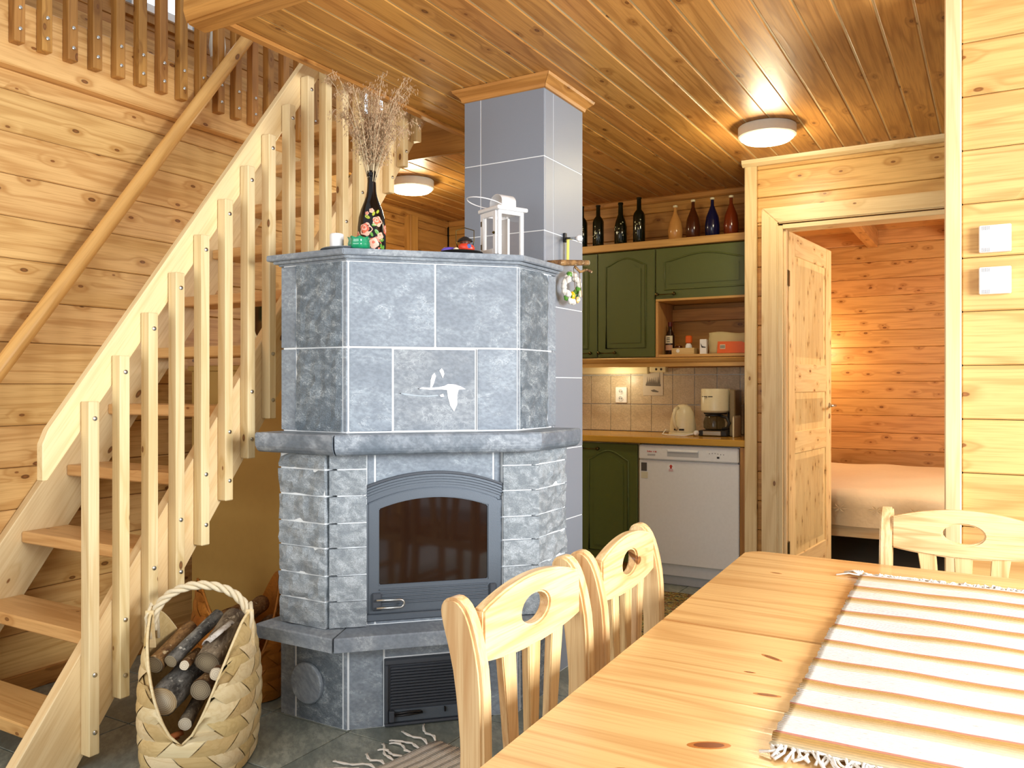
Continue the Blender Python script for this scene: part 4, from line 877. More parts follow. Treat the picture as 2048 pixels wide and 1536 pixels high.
# ================================================================ chairs (local: seat centre at origin, facing +x, backrest at x=-.21)
POST = [(-.018, .36), (-.030, .45), (-.030, .55), (-.026, .62), (-.0275, .66), (-.038, .75), (-.050, .80), (-.064, .845), (-.0665, .865), (-.058, .880), (-.040, .886), (-.022, .878), (-.006, .855), (.008, .81), (.018, .755), (.021, .66), (.021, .55), (.020, .36)]
def chaikin(p, it=2):
    for _ in range(it): p = [q for i in range(len(p)) for q in ((p[i][0] * .75 + p[(i + 1) % len(p)][0] * .25, p[i][1] * .75 + p[(i + 1) % len(p)][1] * .25), (p[i][0] * .25 + p[(i + 1) % len(p)][0] * .75, p[i][1] * .25 + p[(i + 1) % len(p)][1] * .75))]
    return p
def chair(label, loc, rz):
    t = thing('dining_chair', label, 'chair', loc, rz, 'pine dining chairs around the table')
    bxc = -.20; w2 = .195
    for s_ in (-1, 1):
        pts = [(p[0] + bxc, p[1]) for p in [(-.075, 0)] + POST + [(-.030, 0)]]
        y = s_ * w2; prism('post', chaikin(pts, 1), 'Y', y - .0165, y + .0165, CHAIR['Z'], t, .005, local=True, smooth=True)
    # curved top rail with an oval hole
    n = 16; hw = w2 - .0165
    top = [(-hw + 2 * hw * i / n, .862 + .030 * (1 - (2 * i / n - 1) ** 2)) for i in range(n + 1)]; bot = [(-hw + 2 * hw * i / n, .775 - .016 * (1 - (2 * i / n - 1) ** 2)) for i in range(n + 1)]
    hole = [(.051 * math.cos(2 * PI * q / 24), .826 + .0275 * math.sin(2 * PI * q / 24)) for q in range(24)]
    prism('top_rail', top + bot[::-1], 'X', bxc - .022, bxc + .002, CHAIR['Y'], t, .004, local=True, smooth=True, hole=hole)
    for k, (a, b) in enumerate(((-.072, -.052), (.0, .0), (.072, .052))):
        wd_ = .023; z0, z1 = .44, .768
        prism('slat', [(b - wd_ * .8, z0), (b + wd_ * .8, z0), (a + wd_ * .72, .6), (a * 1.25 + wd_, z1), (a * 1.25 - wd_, z1), (a - wd_ * .72, .6)], 'X', bxc - .018, bxc - .002, CHAIR['Z'], t, .002, local=True)
    bx('lower_rail', bxc - .022, bxc - .0, -w2 + .0145, w2 - .0145, .40, .44, CHAIR['Y'], t, local=True)
    prism('seat', [(-.175, -.175), (-.175, .175), (.16, .215), (.205, .19), (.215, 0), (.205, -.19), (.16, -.215)], 'Z', .435, .462, CHAIR['X'], t, .006, local=True)
    for s_ in (-1, 1):
        bx('front_leg', .15, .185, s_ * .18 - .017, s_ * .18 + .017, 0, .435, CHAIR['Z'], t, .005, local=True); bx('seat_rail', -.172, .15, s_ * .183 - .010, s_ * .183 + .010, .375, .435, CHAIR['X'], t, local=True)
        bx('stretcher', -.215, .15, s_ * .183 - .008, s_ * .183 + .008, .17, .20, CHAIR['X'], t, local=True)
    bx('front_rail', .158, .178, -.163, .163, .375, .435, CHAIR['Y'], t, local=True)
    return t
chair('pine dining chair nearest the camera, its backrest half in sunlight before the stone heater', (-.535, 1.345, 0), math.radians(-1))
chair('second pine dining chair along the table side, beside the dishwasher', (-.535, 1.815, 0), math.radians(3))
chair('pine dining chair at the far head of the table, below the thermostats', (-.075, 2.385, 0), -PI / 2)

# ================================================================ table runner
def stripes(name):
    t = NT(name); x, y, z = t.xyz(False)
    tc = t.n('ShaderNodeTexCoord'); sp = t.n('ShaderNodeSeparateXYZ'); t.l(tc.outputs['Object'], sp.inputs[0]); y = sp.outputs[1]; x = sp.outputs[0]
    wob = t.math('MULTIPLY', t.math('SUBTRACT', t.noise(t.vec(t.math('MULTIPLY', x, 9), t.math('MULTIPLY', y, 9), 0), 1, 2), .5), .012)
    p = t.math('FRACT', t.math('DIVIDE', t.math('ADD', t.math('ADD', y, wob), .4), .1175))
    band = t.math('MULTIPLY', t.math('GREATER_THAN', p, .58), t.math('LESS_THAN', p, .945)); line = t.math('GREATER_THAN', p, .945)
    f = t.noise(t.vec(t.math('MULTIPLY', x, 60), t.math('MULTIPLY', y, 500), 0), 1, 3)
    c = t.mix(t.ss(f, .60, .72), srgb('#e2ded6'), srgb('#a89e94'))
    c2 = t.mix(t.math('MULTIPLY', t.ss(p, .58, .88), .95), srgb('#ddd0b0'), srgb('#b98f4e'))
    c = t.mix(band, c, c2); c = t.mix(t.math('MULTIPLY', line, .8), c, srgb('#c0643c'))
    t.l(c, t.b.inputs['Base Color']); t.setp(Roughness=.95); t.b.inputs['Specular IOR Level'].default_value = .1
    wv = t.math('SINE', t.math('MULTIPLY', y, 900)); t.bump(t.math('ADD', wv, f), .5, .004); return t.m
rn = thing('table_runner', 'woven white rag runner with ochre and red stripes lying on the table', 'table runner', (-.07, 1.7, .75))
x0r, x1r, y0r, y1r = -.262, .135, 1.135, 2.255
nx, ny = 40, 130; vs = []
for j in range(ny + 1):
    for i in range(nx + 1):
        u = i / nx; v = j / ny; x = x0r - .032 * v + (x1r - x0r) * u; y = y0r + (y1r - y0r) * v
        if i in (0, nx): x += random.uniform(-.003, .003)
        h = .0045 + .0025 * noise.noise(Vector((x * 7, y * 5, 1))) + .0012 * math.sin(y * 60)
        vs.append((x, y + .004 * math.sin(x * 20), .7515 + max(h, .002)))
fs = [(j * (nx + 1) + i, j * (nx + 1) + i + 1, (j + 1) * (nx + 1) + i + 1, (j + 1) * (nx + 1) + i) for j in range(ny) for i in range(nx)]
o = raw('cloth', vs, fs, stripes('runner_weave'), rn, True); sm = o.modifiers.new('th', 'SOLIDIFY'); sm.thickness = .003; sm.offset = 1
def fringe(name, pts, dirv, ln, mat, parent, zbase, th=.0018, spread=.6):
    mb = MB()
    for p in pts:
        for q in range(2):
            a = random.uniform(-spread, spread); L = ln * random.uniform(.6, 1.15); d = Vector((dirv[0] * math.cos(a) - dirv[1] * math.sin(a), dirv[0] * math.sin(a) + dirv[1] * math.cos(a), 0)); s_ = Vector((-d.y, d.x, 0)) * random.uniform(-.012, .012)
            P = Vector((p[0] + random.uniform(-.003, .003), p[1], zbase + .004)); hz_ = random.uniform(.001, .007)
            mb.tube([P, P + d * L * .35 + s_ + Vector((0, 0, hz_)), P + d * L * .7 + s_ * .5 + Vector((0, 0, hz_ * .4)), P + d * L - s_ + Vector((0, 0, -.0015))], [th, th * 1.2, th, th * 1.3], 5)
    return meta(mb.build(name, mat, parent, True), kind='stuff')
fringe('fringe', [(x0r + .003 + (x1r - x0r - .006) * i / 46, y0r - 0 + .002) for i in range(47)], (0, -1), .036, M['cotton'], rn, .7515)
fringe('fringe', [(x0r - .032 + .003 + (x1r - x0r - .006) * i / 46, y1r - .002) for i in range(47)], (0, 1), .034, M['cotton'], rn, .7515)
mb = MB()
for i in range(6):
    a = 1.6 + i * .16; P = Vector((x0r - .03, y1r - .003, .756)); mb.tube([P, P + Vector((math.cos(a) * .03, math.sin(a) * .03, .006)), P + Vector((math.cos(a) * .06, math.sin(a) * .055 , -.003))], [.0022, .002, .0025], 5)
mb.tube([(x0r - .03, y1r - .006, .756), (x0r - .06, y1r + .006, .757), (x0r - .088, y1r - .012, .7535)], .002, 5)
meta(mb.build('corner_tassel', M['cotton'], rn, True), kind='stuff')

# ================================================================ floor rugs
def rugmat(name, cols, sc=60):
    t = NT(name); x, y, z = t.xyz(False); tc = t.n('ShaderNodeTexCoord'); sp = t.n('ShaderNodeSeparateXYZ'); t.l(tc.outputs['Object'], sp.inputs[0]); y = sp.outputs[1]; x = sp.outputs[0]
    r = t.n('ShaderNodeValToRGB'); r.color_ramp.interpolation = 'CONSTANT'; e = r.color_ramp.elements
    for i, c in enumerate(cols):
        el = e[i] if i < 2 else e.new(i / len(cols)); el.position = i / len(cols); el.color = srgb(c)
    n = t.noise(t.vec(t.math('MULTIPLY', x, 12), t.math('MULTIPLY', y, sc), 0), 1, 2, .8); t.l(t.ss(n, .25, .75), r.inputs[0])
    t.l(r.outputs[0], t.b.inputs['Base Color']); t.setp(Roughness=.95); t.bump(t.math('SINE', t.math('MULTIPLY', y, 700)), .8, .006); return t.m
def rug(name, label, cx, cy, w_, l_, rz, mat, fm, fr=True, ribs=True):
    t = thing(name, label, 'rug', (cx, cy, 0), rz)
    nx, ny = 8, int(l_ / .006); vs = []
    for j in range(ny + 1):
        for i in range(nx + 1): vs.append((-w_ / 2 + w_ * i / nx + (random.uniform(-.003, .003) if i in (0, nx) else 0), -l_ / 2 + l_ * j / ny, .004 + .003 * (j % 2) + .0015 * math.sin(i * 2 + j * .1)))
    fs = [(j * (nx + 1) + i, j * (nx + 1) + i + 1, (j + 1) * (nx + 1) + i + 1, (j + 1) * (nx + 1) + i) for j in range(ny) for i in range(nx)]
    o = raw('cloth', vs, fs, mat, t, True, local=True); sm = o.modifiers.new('th', 'SOLIDIFY'); sm.thickness = .003
    if fr:
        mb = MB(); Y = l_ / 2
        for i in range(15):
            x = -w_ / 2 + .01 + (w_ - .02) * i / 14; L = random.uniform(.09, .15); a = random.uniform(-.5, .5)
            for q in (-1, 1):
                P = [Vector((x, Y - .004, .006))]; 
                for s_ in range(1, 7): P.append(Vector((x + math.sin(a) * L * s_ / 6 + q * .004 * math.sin(s_ * 1.8) + .012 * math.sin(s_ * .9 + i), Y + math.cos(a) * L * s_ / 6, .005 + .004 * abs(math.sin(s_)))))
                mb.tube(P, .0028, 5)
        meta(mb.build('fringe', fm, t, True, local=True), kind='stuff')
    return t
rug('rag_rug', 'beige woven rag rug with long pale fringe before the stone heater', -1.34, 2.01, .56, .78, math.radians(80), rugmat('beige_rag', ['#e6ded0', '#efe8dc', '#dcd2c2', '#f2ece2', '#e2d8c8'], 180), M['cotton'])
rug('kitchen_rug', 'green yellow and red striped rag rug on the kitchen floor', -1.56, 4.15, .42, 1.15, math.radians(4), rugmat('kitchen_rag', ['#6b7a35', '#c9b04a', '#7c2f2b', '#46603a', '#d8c784', '#8f4f2b', '#b7a23f'], 90), M['cotton'], False)

# ================================================================ firewood baskets
def basket(name, label, cx, cy, rz, m1, m2, hmat, handle=True, zt=.48, zd=.115):
    t = thing(name, label, 'basket', (cx, cy, 0), rz)
    sgn = lambda v: math.copysign(1, v)
    def Sf(th, z, off=0):
        c, s_ = math.cos(th), math.sin(th); e = .6
        bxx, byy = .160 * sgn(c) * abs(c) ** e, .185 * sgn(s_) * abs(s_) ** e
        zr = zrim(th); t_ = min(z / zt, 1.0)
        rx, ry = .158 * c, .150 * s_ * 1.1
        k = t_ ** 1.2; x = bxx * (1 - k) + rx * k; y = byy * (1 - k) + ry * k
        b = .022 * math.sin(PI * min(t_ * 1.05, 1)); L = math.hypot(x, y) or 1
        return Vector((x + x / L * (b + off), y + y / L * (b + off), .004 + z))
    zrim = lambda th: zd + (zt - zd) * (abs(math.cos(th)) ** 1.0)
    # arc table
    N = 360; pts = [Sf(2 * PI * i / N, .08) for i in range(N + 1)]; arc = [0]
    for i in range(N): arc.append(arc[-1] + (pts[i + 1] - pts[i]).length)
    Lt = arc[-1]
    def th_of(s_):
        s_ = s_ % Lt; lo, hi = 0, N
        while hi - lo > 1:
            m = (lo + hi) // 2
            if arc[m] <= s_: lo = m
            else: hi = m
        return 2 * PI * (lo + (s_ - arc[lo]) / max(arc[lo + 1] - arc[lo], 1e-6)) / N
    n = 12; pitch = Lt / n; hw = pitch * .475
    for fam in (1, -1):
        for i in range(n):
            vs, fs, run = [], [], False
            def flush():
                if len(fs) > 2: raw('woven_strip', vs, fs, m1 if (i + (fam > 0)) % 2 else m2, t, True, local=True, fix=False)
            for q in range(0, 60):
                h = zt * q / 59
                s_ = i * pitch + fam * h
                cth = th_of(s_ + (hw)); 
                if h > zrim(th_of(s_)) + .001:
                    if run: flush(); vs, fs = [], []
                    run = False; continue
                ph = ((i * pitch + fam * 2 * h) / pitch)
                off = fam * .0034 * math.cos(PI * (ph + i))
                for sd in (-1, -.5, 0, .5, 1):
                    ss_ = s_ + sd * hw; thh = th_of(ss_); hh = min(h, zrim(thh)); vs.append(Sf(thh, hh, off + .003))
                if run:
                    b = len(vs) - 10; fs += [(b + e_, b + e_ + 1, b + e_ + 6, b + e_ + 5) for e_ in range(4)]
                run = True
            flush()
    # inner liner and floor
    vs, fs = [], []
    for j in range(11):
        for i in range(72): th = 2 * PI * i / 72; vs.append(Sf(th, zrim(th) * j / 10, -.006))
    for j in range(10):
        for i in range(72): fs.append((j * 72 + i, j * 72 + (i + 1) % 72, (j + 1) * 72 + (i + 1) % 72, (j + 1) * 72 + i))
    fs.append(tuple(range(72))); raw('lining', vs, fs, m2, t, True, local=True)
    tube('rim_binding', [Sf(2 * PI * i / 72, zrim(2 * PI * i / 72), .001) for i in range(72)], .005, m1, t, 6, True, local=True)
    if handle:
        for st_ in range(3):
            P = []
            for q in range(49):
                u = q / 48; a = PI * u; R = .0085; ph = u * 26 + st_ * 2 * PI / 3
                x = .160 * math.cos(a); z = zt - .06 + .150 * math.sin(a) ** .8 if 0 < u < 1 else zt - .06
                nx_ = Vector((math.cos(a), 0, math.sin(a))); P.append(Vector((x, 0, z)) + nx_ * R * math.cos(ph) + Vector((0, R * math.sin(ph), 0)))
            tube('handle_strand', P, .0075, hmat, t, 7, False, local=True)
        for s_ in (-1, 1):
            tube('handle_loop', [(s_ * .158, -.02, zt - .08), (s_ * .172, -.024, zt - .01), (s_ * .163, -.006, zt + .03), (s_ * .150, .012, zt - .0), (s_ * .150, .022, zt - .09)], .0065, hmat, t, 7, False, local=True)
            prism('corner_tab', [(s_ * .142, zt - .11), (s_ * .180, zt - .11), (s_ * .176, zt + .012), (s_ * .150, zt + .012)], 'Y', -.022, -.016, m1, t, .001, local=True)
    return t
basket('firewood_basket', 'pale woven birch firewood basket with a twisted handle at the foot of the stairs', -2.285, 1.865, math.radians(33), M['strip1'], M['strip2'], M['rope'])
basket('splint_firewood_basket', 'darker amber woven firewood basket behind the pale one, beside the heater', -2.645, 2.345, math.radians(55), M['strip3'], M['strip3'], M['rope'], False, .46, .12)
def log(label, a, b, r, bark, L=1.0, cutm='cut', name='firewood_log', group='firewood in the baskets', cat='log'):
    a = Vector(a); b = Vector(b); d = (b - a); ln = d.length * L; m = Matrix.Translation(a) @ d.to_track_quat('Z', 'Y').to_matrix().to_4x4()
    t = bpy.data.objects.new(name, None); t.empty_display_size = .05; reg(t, m, None); meta(t, label, cat, group)
    seg = 16; vs = []; fs = []; n = 9; sd = random.random() * 50
    for j in range(n + 1):
        for k in range(seg):
            q = 2 * PI * k / seg; rr = r * (1 + .10 * noise.noise(Vector((math.cos(q) * 1.3, math.sin(q) * 1.3, j * .35 + sd))) + random.uniform(-.02, .02)) * (1 - .06 * j / n)
            vs.append((rr * math.cos(q), rr * math.sin(q), ln * j / n))
    for j in range(n):
        for k in range(seg): fs.append((j * seg + k, j * seg + (k + 1) % seg, (j + 1) * seg + (k + 1) % seg, (j + 1) * seg + k))
    fs.append(tuple(n * seg + k for k in range(seg)))
    raw('bark', vs, fs, bark, t, True, local=True)
    e = [(v[0] * .93, v[1] * .93, -.0015) for v in vs[:seg]]; e2 = [(v[0] * .97, v[1] * .97, .002) for v in vs[:seg]]
    me = mesh('cut_face', e + e2, [tuple(range(seg - 1, -1, -1))] + [(k, (k + 1) % seg, seg + (k + 1) % seg, seg + k) for k in range(seg)], M[cutm]); link('cut_face', me, Matrix.Identity(4), t, True)
    return t
log('round greyish log end at the left edge of the pale basket', (-2.349, 1.733, .331), (-2.442, 1.933, .375), .029, M['bark3'], 1.1, 'cut2')
log('long narrow grey log slanting to the back of the pale basket', (-2.300, 1.757, .344), (-2.386, 2.018, .42), .022, M['bark2'], 1.0, 'cut2')
log('thin pale round stick in the middle of the pale basket', (-2.245, 1.765, .338), (-2.366, 1.92, .322), .016, M['bark3'], .9)
log('thickest log with a white sawn end low in the pale basket', (-2.268, 1.700, .239), (-2.365, 1.909, .275), .050, M['bark2'], 1.0)
log('split brown log right of the thick white-ended log', (-2.192, 1.785, .262), (-2.300, 1.985, .262), .035, M['bark3'], 1.0, 'cut2')
log('small round log end against the right rim of the pale basket', (-2.130, 1.794, .322), (-2.266, 1.978, .287), .021, M['bark3'], 1.0)
log('big upright log with peeling white birch bark at the right of the pale basket', (-2.195, 1.815, .340), (-2.290, 2.010, .425), .043, M['bark'], 1.0, 'cut2')
log('small bark-covered log at the bottom front of the pale basket', (-2.212, 1.742, .165), (-2.321, 1.888, .185), .022, M['bark'], 1.0)
for k, (a, b, r, l) in enumerate((((-2.50, 2.20, .33), (-2.60, 2.42, .34), .035, 'dark split log at the right of the amber basket'), ((-2.55, 2.18, .29), (-2.66, 2.40, .28), .033, 'dark log in the middle of the amber basket'), ((-2.47, 2.24, .26), (-2.56, 2.44, .27), .03, 'lower dark log in the amber basket'), ((-2.64, 2.18, .30), (-2.70, 2.40, .30), .032, 'dark log at the left of the amber basket'))):
    log(l, a, b, r, M['bark3'])
# curls of birch bark
vs = []; fs = []
for i in range(13):
    a = i / 12 * 4.2; r = .010 + .008 * i / 12
    for v in (0, 1): vs.append((-2.238 + r * math.cos(a) + .0 * v, 1.700 + .05 * v, .125 + r * math.sin(a)))
o = raw('birch_bark_curl', vs, [(2 * i, 2 * i + 1, 2 * i + 3, 2 * i + 2) for i in range(12)], plain('orange_inner_bark', '#c8743a', .7), None, True, fix=False); sm = o.modifiers.new('t', 'SOLIDIFY'); sm.thickness = .0015
meta(o, 'curl of orange birch bark at the front dip of the pale basket', 'bark')
o = raw('birch_bark_patch', [(-2.215 + .03 * math.cos(a) * math.cos(.5) , 1.83 + .05 * q, .372 + .032 * math.sin(a) + .02 * q) for q in range(3) for a in [1.0 + .35 * k for k in range(6)]], [(q * 6 + k, q * 6 + k + 1, q * 6 + k + 7, q * 6 + k + 6) for q in range(2) for k in range(5)], M['birch'], None, True, fix=False)
o.modifiers.new('t', 'SOLIDIFY').thickness = .003; meta(o, 'strip of white birch bark lying on the big log', 'bark')

# ================================================================ things on top of the heater
ZT = 1.7225
pl = lathe('plate', [(.03, 0), (.095, .003), (.105, .006), (.103, .008), (.03, .005)], (-2.045, 2.325, ZT), M['soapd'], None, 36); pl.name = 'stone_plate'; meta(pl, 'thin round grey stone plate under the white candle', 'plate')
cd = thing('pillar_candle', 'short white pillar candle standing on the stone plate', 'candle', (-2.06, 2.273, ZT + .006))
lathe('wax', [(.0235, 0), (.025, .002), (.025, .052), (.022, .055), (.010, .053)], (-2.06, 2.273, ZT + .006), plain('white_wax', '#f3f3f3', .5), cd, 28); tube('wick', [(-2.06, 2.273, ZT + .058), (-2.059, 2.273, ZT + .066)], .001, M['ink'], cd, 5)
gb = thing('green_candle_holder', 'scalloped green glass candle holder in front of the painted bottle', 'candle holder', (-1.968, 2.288, ZT))
vs = []; fs = []; sg = 32
for r, z in ((.026, 0), (.036, .004), (.038, .018), (.035, .030), (.040, .040), (.036, .040), (.032, .03), (.030, .006)):
    for k in range(sg): a = 2 * PI * k / sg; rr = r * (1 + .05 * math.cos(a * 8)); vs.append((-1.968 + rr * math.cos(a), 2.288 + rr * math.sin(a), ZT + z + .003 * math.cos(a * 8) * (z > .03)))
for j in range(7):
    for k in range(sg): fs.append((j * sg + k, j * sg + (k + 1) % sg, (j + 1) * sg + (k + 1) % sg, (j + 1) * sg + k))
fs.append(tuple(range(sg))); fs.append(tuple(7 * sg + k for k in range(sg)))
raw('cup', vs, fs, M['greeng'], gb, True)
BX, BY = -2.007, 2.404
bt = thing('painted_bottle', 'tall black champagne bottle painted with coral roses, holding dried grass', 'bottle', (BX, BY, ZT))
BP = [(.048, 0), (.052, .006), (.053, .05), (.052, .10), (.048, .135), (.040, .165), (.030, .19), (.021, .215), (.0175, .235), (.0155, .27), (.0155, .288), (.0185, .29), (.0185, .305), (.016, .31), (.012, .31), (.012, .28)]
body = lathe('glass_body', BP, (BX, BY, ZT), M['bblack'], bt, 40)
def br(z):
    for (r0, z0), (r1, z1) in zip(BP[:-1], BP[1:]):
        if z0 <= z <= z1: return r0 + (r1 - r0) * (z - z0) / max(z1 - z0, 1e-6)
    return .02
FA = math.atan2(-BY, -BX)   # side facing the room
def spot(name, u, z, pts, mat, lift):
    """u = arc offset (m) to the right as seen from the room, z height; pts outline in metres"""
    vs = []
    for p in [(0, 0)] + pts:
        zz = max(.004, z + p[1]); r = br(zz) + lift; a = FA + (u + p[0]) / max(br(zz), .02); vs.append((BX + r * math.cos(a), BY + r * math.sin(a), ZT + zz))
    n = len(pts); return raw(name, vs, [(0, 1 + k, 1 + (k + 1) % n) for k in range(n)], mat, body, False, fix=False)
def blob(r, lobes, amp, n=18, sx=1, sy=1, ph=0): return [(r * (1 + amp * math.cos(lobes * a + ph)) * math.cos(a) * sx, r * (1 + amp * math.cos(lobes * a + ph)) * math.sin(a) * sy) for a in [2 * PI * k / n for k in range(n)]]
def leaf(L, wd, an, n=10):
    p = [(L * (.5 - .5 * math.cos(PI * k / (n / 2))) , wd * math.sin(2 * PI * k / n)) for k in range(n)]; return [(x * math.cos(an) - y * math.sin(an), x * math.sin(an) + y * math.cos(an)) for x, y in p]
for u, z, r, c1, c2 in ((-.022, .085, .024, 'pink', 'coral'), (.012, .03, .027, 'coral', 'pink'), (.022, .115, .019, 'pink', 'coral'), (.034, .062, .014, 'pink', 'pink'), (-.043, .02, .012, 'coral', 'pink'), (.0, .155, .009, 'pink', 'pink'), (-.017, .145, .007, 'pink', 'coral'), (-.065, .06, .02, 'pink', 'coral'), (.07, .09, .02, 'coral', 'pink')):
    spot('painted_rose', u, z, blob(r, 5, .12), M[c1], .0006); spot('painted_rose', u - r * .15, z + r * .15, blob(r * .68, 4, .14, ph=1), M[c2], .0011); spot('painted_rose', u - r * .2, z + r * .22, blob(r * .42, 3, .15, ph=2), M['pink'], .0016); spot('painted_rose', u - r * .2, z + r * .28, blob(r * .2, 3, .1), M['coral'], .0021)
for u, z, L, an, c in ((.0, .100, .022, .2, 'leafg'), (-.006, .125, .022, 2.6, 'leafy'), (.004, .135, .018, 1.2, 'leafy'), (.012, .085, .024, -.9, 'leafg'), (-.02, .05, .022, 3.0, 'leafy'), (.004, .058, .018, 2.0, 'leafg'), (.036, .035, .02, -1.4, 'leafg'), (.03, .045, .022, .3, 'leafg'), (-.035, .04, .018, .3, 'leafy'), (.045, .012, .02, 1.2, 'leafg'), (-.005, .02, .018, 3.0, 'leafy'), (.018, .145, .018, 1.0, 'leafy')):
    spot('painted_leaf', u, z, leaf(L, L * .27, an), M[c], .0009)
# dried grass
dg = thing('dried_grass', 'feathery bunch of dried beige grass standing in the painted bottle', 'dried grass', (BX, BY, ZT + .3))
sm_, hd = MB(), MB(); top = Vector((BX, BY, ZT + .30)); RtV = Vector((math.cos(YAW), math.sin(YAW), 0)); 
random.seed(11)
for k in range(64):
    an = random.uniform(0, 2 * PI); sp = random.uniform(.02, .16) ** 1.0; hgt = random.uniform(.16, .33) if k % 9 else .36
    end = top + Vector((math.cos(an) * sp, math.sin(an) * sp, hgt)); c1 = top + Vector((math.cos(an) * sp * .35, math.sin(an) * sp * .35, hgt * .55))
    base = top + Vector((math.cos(an) * .006, math.sin(an) * .006, -.06)); path = []
    for q in range(9):
        t_ = q / 8; path.append(base * (1 - t_) ** 2 + c1 * 2 * t_ * (1 - t_) + end * t_ ** 2)
    path[-1].z -= .012; droop = Vector((math.cos(an), math.sin(an), -.8)) * random.uniform(.01, .03); path.append(path[-1] + droop)
    sm_.tube(path, [.0013] * 5 + [.0008] * 5, 4)
    for s_ in range(74):
        t_ = random.uniform(.30, 1.0); i0 = min(int(t_ * 9), 8); p = path[i0].lerp(path[i0 + 1], t_ * 9 - i0)
        a2 = random.uniform(0, 2 * PI); off = random.uniform(.006, .034) * (1.15 - .5 * t_); g0 = p + Vector((math.cos(a2) * off, math.sin(a2) * off, random.uniform(-.015, .012)))
        d = Vector((random.uniform(-.5, .5), random.uniform(-.5, .5), -1 + random.uniform(-.2, .9))).normalized(); s1 = d.cross(Vector((0, 0, 1)) if abs(d.z) < .9 else Vector((1, 0, 0))).normalized() * .0019; L = random.uniform(.010, .019)
        hd.add([g0, g0 + d * L * .4 + s1, g0 + d * L, g0 + d * L * .4 - s1, g0 + d * L * .4 + s1.cross(d)], [(0, 1, 4), (1, 2, 4), (2, 3, 4), (3, 0, 4), (0, 3, 2, 1)])
        hd.add([p, p + Vector((.0004, 0, 0)), g0 + Vector((.0004, 0, 0)), g0], [(0, 1, 2, 3)])
meta(raw('stems', sm_.v, sm_.f, M['stem'], dg, True, fix=False), kind='stuff'); meta(raw('seed_heads', hd.v, hd.f, M['straw'], dg, False, fix=False), kind='stuff')
random.seed(5)
# tray with sweets and a tiny lantern
TX, TY = -1.737, 2.598
tr = lathe('tray', [(.06, 0), (.078, .004), (.084, .010), (.082, .012), (.06, .004)], (TX, TY, ZT), M['ink'], None, 36); tr.name = 'black_tray'; meta(tr, 'small round black tray of sweets left of the white lantern', 'tray')
for v in (0,):
    a = thing('miniature_lantern', 'tiny brown lantern with a brass wire handle on the black tray', 'lantern', (TX - .0, TY + .02, ZT + .005))
    lathe('lantern_body', [(.016, 0), (.020, .004), (.018, .04), (.022, .05)], (TX + .005, TY + .02, ZT + .006), plain('brown_lantern', '#5b3420', .3), a, 14); lathe('lantern_cap', [(.030, 0), (.026, .008), (.008, .018)], (TX + .005, TY + .02, ZT + .056), M['ink'], a, 14)
    hx = RtV * .034; b0 = Vector((TX + .005, TY + .02, ZT + .03))
    tube('wire_handle', [b0 - hx * .8, b0 - hx + Vector((0, 0, .03)), b0 - hx + Vector((0, 0, .068)), b0 + Vector((0, 0, .078)), b0 + hx + Vector((0, 0, .068)), b0 + hx + Vector((0, 0, .03)), b0 + hx * .8], .0018, M['brass'], a, 6)
cy = thing('red_candy', 'orange-red wrapped sweet with a blue spot on the black tray', 'sweet', (TX, TY, ZT + .006)); 
me_ = lathe('wrapper', [(.004, -.03), (.013, -.022), (.017, 0), (.013, .022), (.004, .03)], (TX + .035, TY - .015, ZT + .026), plain('red_wrapper', '#d6412a', .3), cy, 14, Matrix.Rotation(YAW, 4, 'Z') @ Matrix.Rotation(PI / 2 + .15, 4, 'Y')); lathe('logo_spot', [(.009, 0), (.007, .002)], (TX + .050, TY - .022, ZT + .029), plain('blue_spot', '#4c64a8', .4), cy, 12, Matrix.Rotation(YAW, 4, 'Z') @ Matrix.Rotation(PI / 2, 4, 'X'))
cy = lathe('violet_candy', [(.003, -.03), (.011, -.02), (.013, 0), (.011, .02), (.003, .03)], (TX - .032, TY - .03, ZT + .019), M['violet'], None, 12, Matrix.Rotation(YAW, 4, 'Z') @ Matrix.Rotation(PI / 2, 4, 'Y')); meta(cy, 'violet wrapped sweet at the left of the black tray', 'sweet')
cy = lathe('white_candy', [(.006, 0), (.012, .004), (.012, .014), (.006, .02)], (TX + .002, TY - .035, ZT + .0055), M['paper'], None, 12); meta(cy, 'small pale wrapped sweet in the middle of the black tray', 'sweet')
# white lantern
LA = math.radians(65.6); near = Vector((-1.628, 2.694, 0)); ax = Vector((math.cos(LA), math.sin(LA), 0)); ay = Vector((-math.sin(LA), math.cos(LA), 0)); w_ = .118
lc = near + ax * w_ / 2 + ay * w_ / 2
ln_ = thing('white_lantern', 'white wooden candle lantern with an arched metal top and glass door', 'lantern', (lc.x, lc.y, ZT), LA)
h2 = w_ / 2
bx('base', -h2, h2, -h2, h2, 0, .012, M['wplastic'], ln_, .002, local=True)
for sx in (-1, 1):
    for sy in (-1, 1): bx('corner_post', sx * h2 - (.014 if sx > 0 else 0), sx * h2 + (0 if sx > 0 else .014), sy * h2 - (.014 if sy > 0 else 0), sy * h2 + (0 if sy > 0 else .014), .0125, .182, M['wplastic'], ln_, .002, local=True)
for a in ((-h2 + .014, h2 - .014, -h2, -h2 + .012), (-h2 + .014, h2 - .014, h2 - .012, h2)): bx('top_bar', *a, .168, .182, M['wplastic'], ln_, .001, local=True)
bx('pane', -h2 + .015, h2 - .015, -h2 + .005, -h2 + .007, .013, .167, M['glass'], ln_, 0, local=True); bx('pane', -h2 + .015, h2 - .015, h2 - .007, h2 - .005, .013, .167, M['glass'], ln_, 0, local=True); bx('pane', h2 - .007, h2 - .005, -h2 + .015, h2 - .015, .013, .18, M['glass'], ln_, 0, local=True)
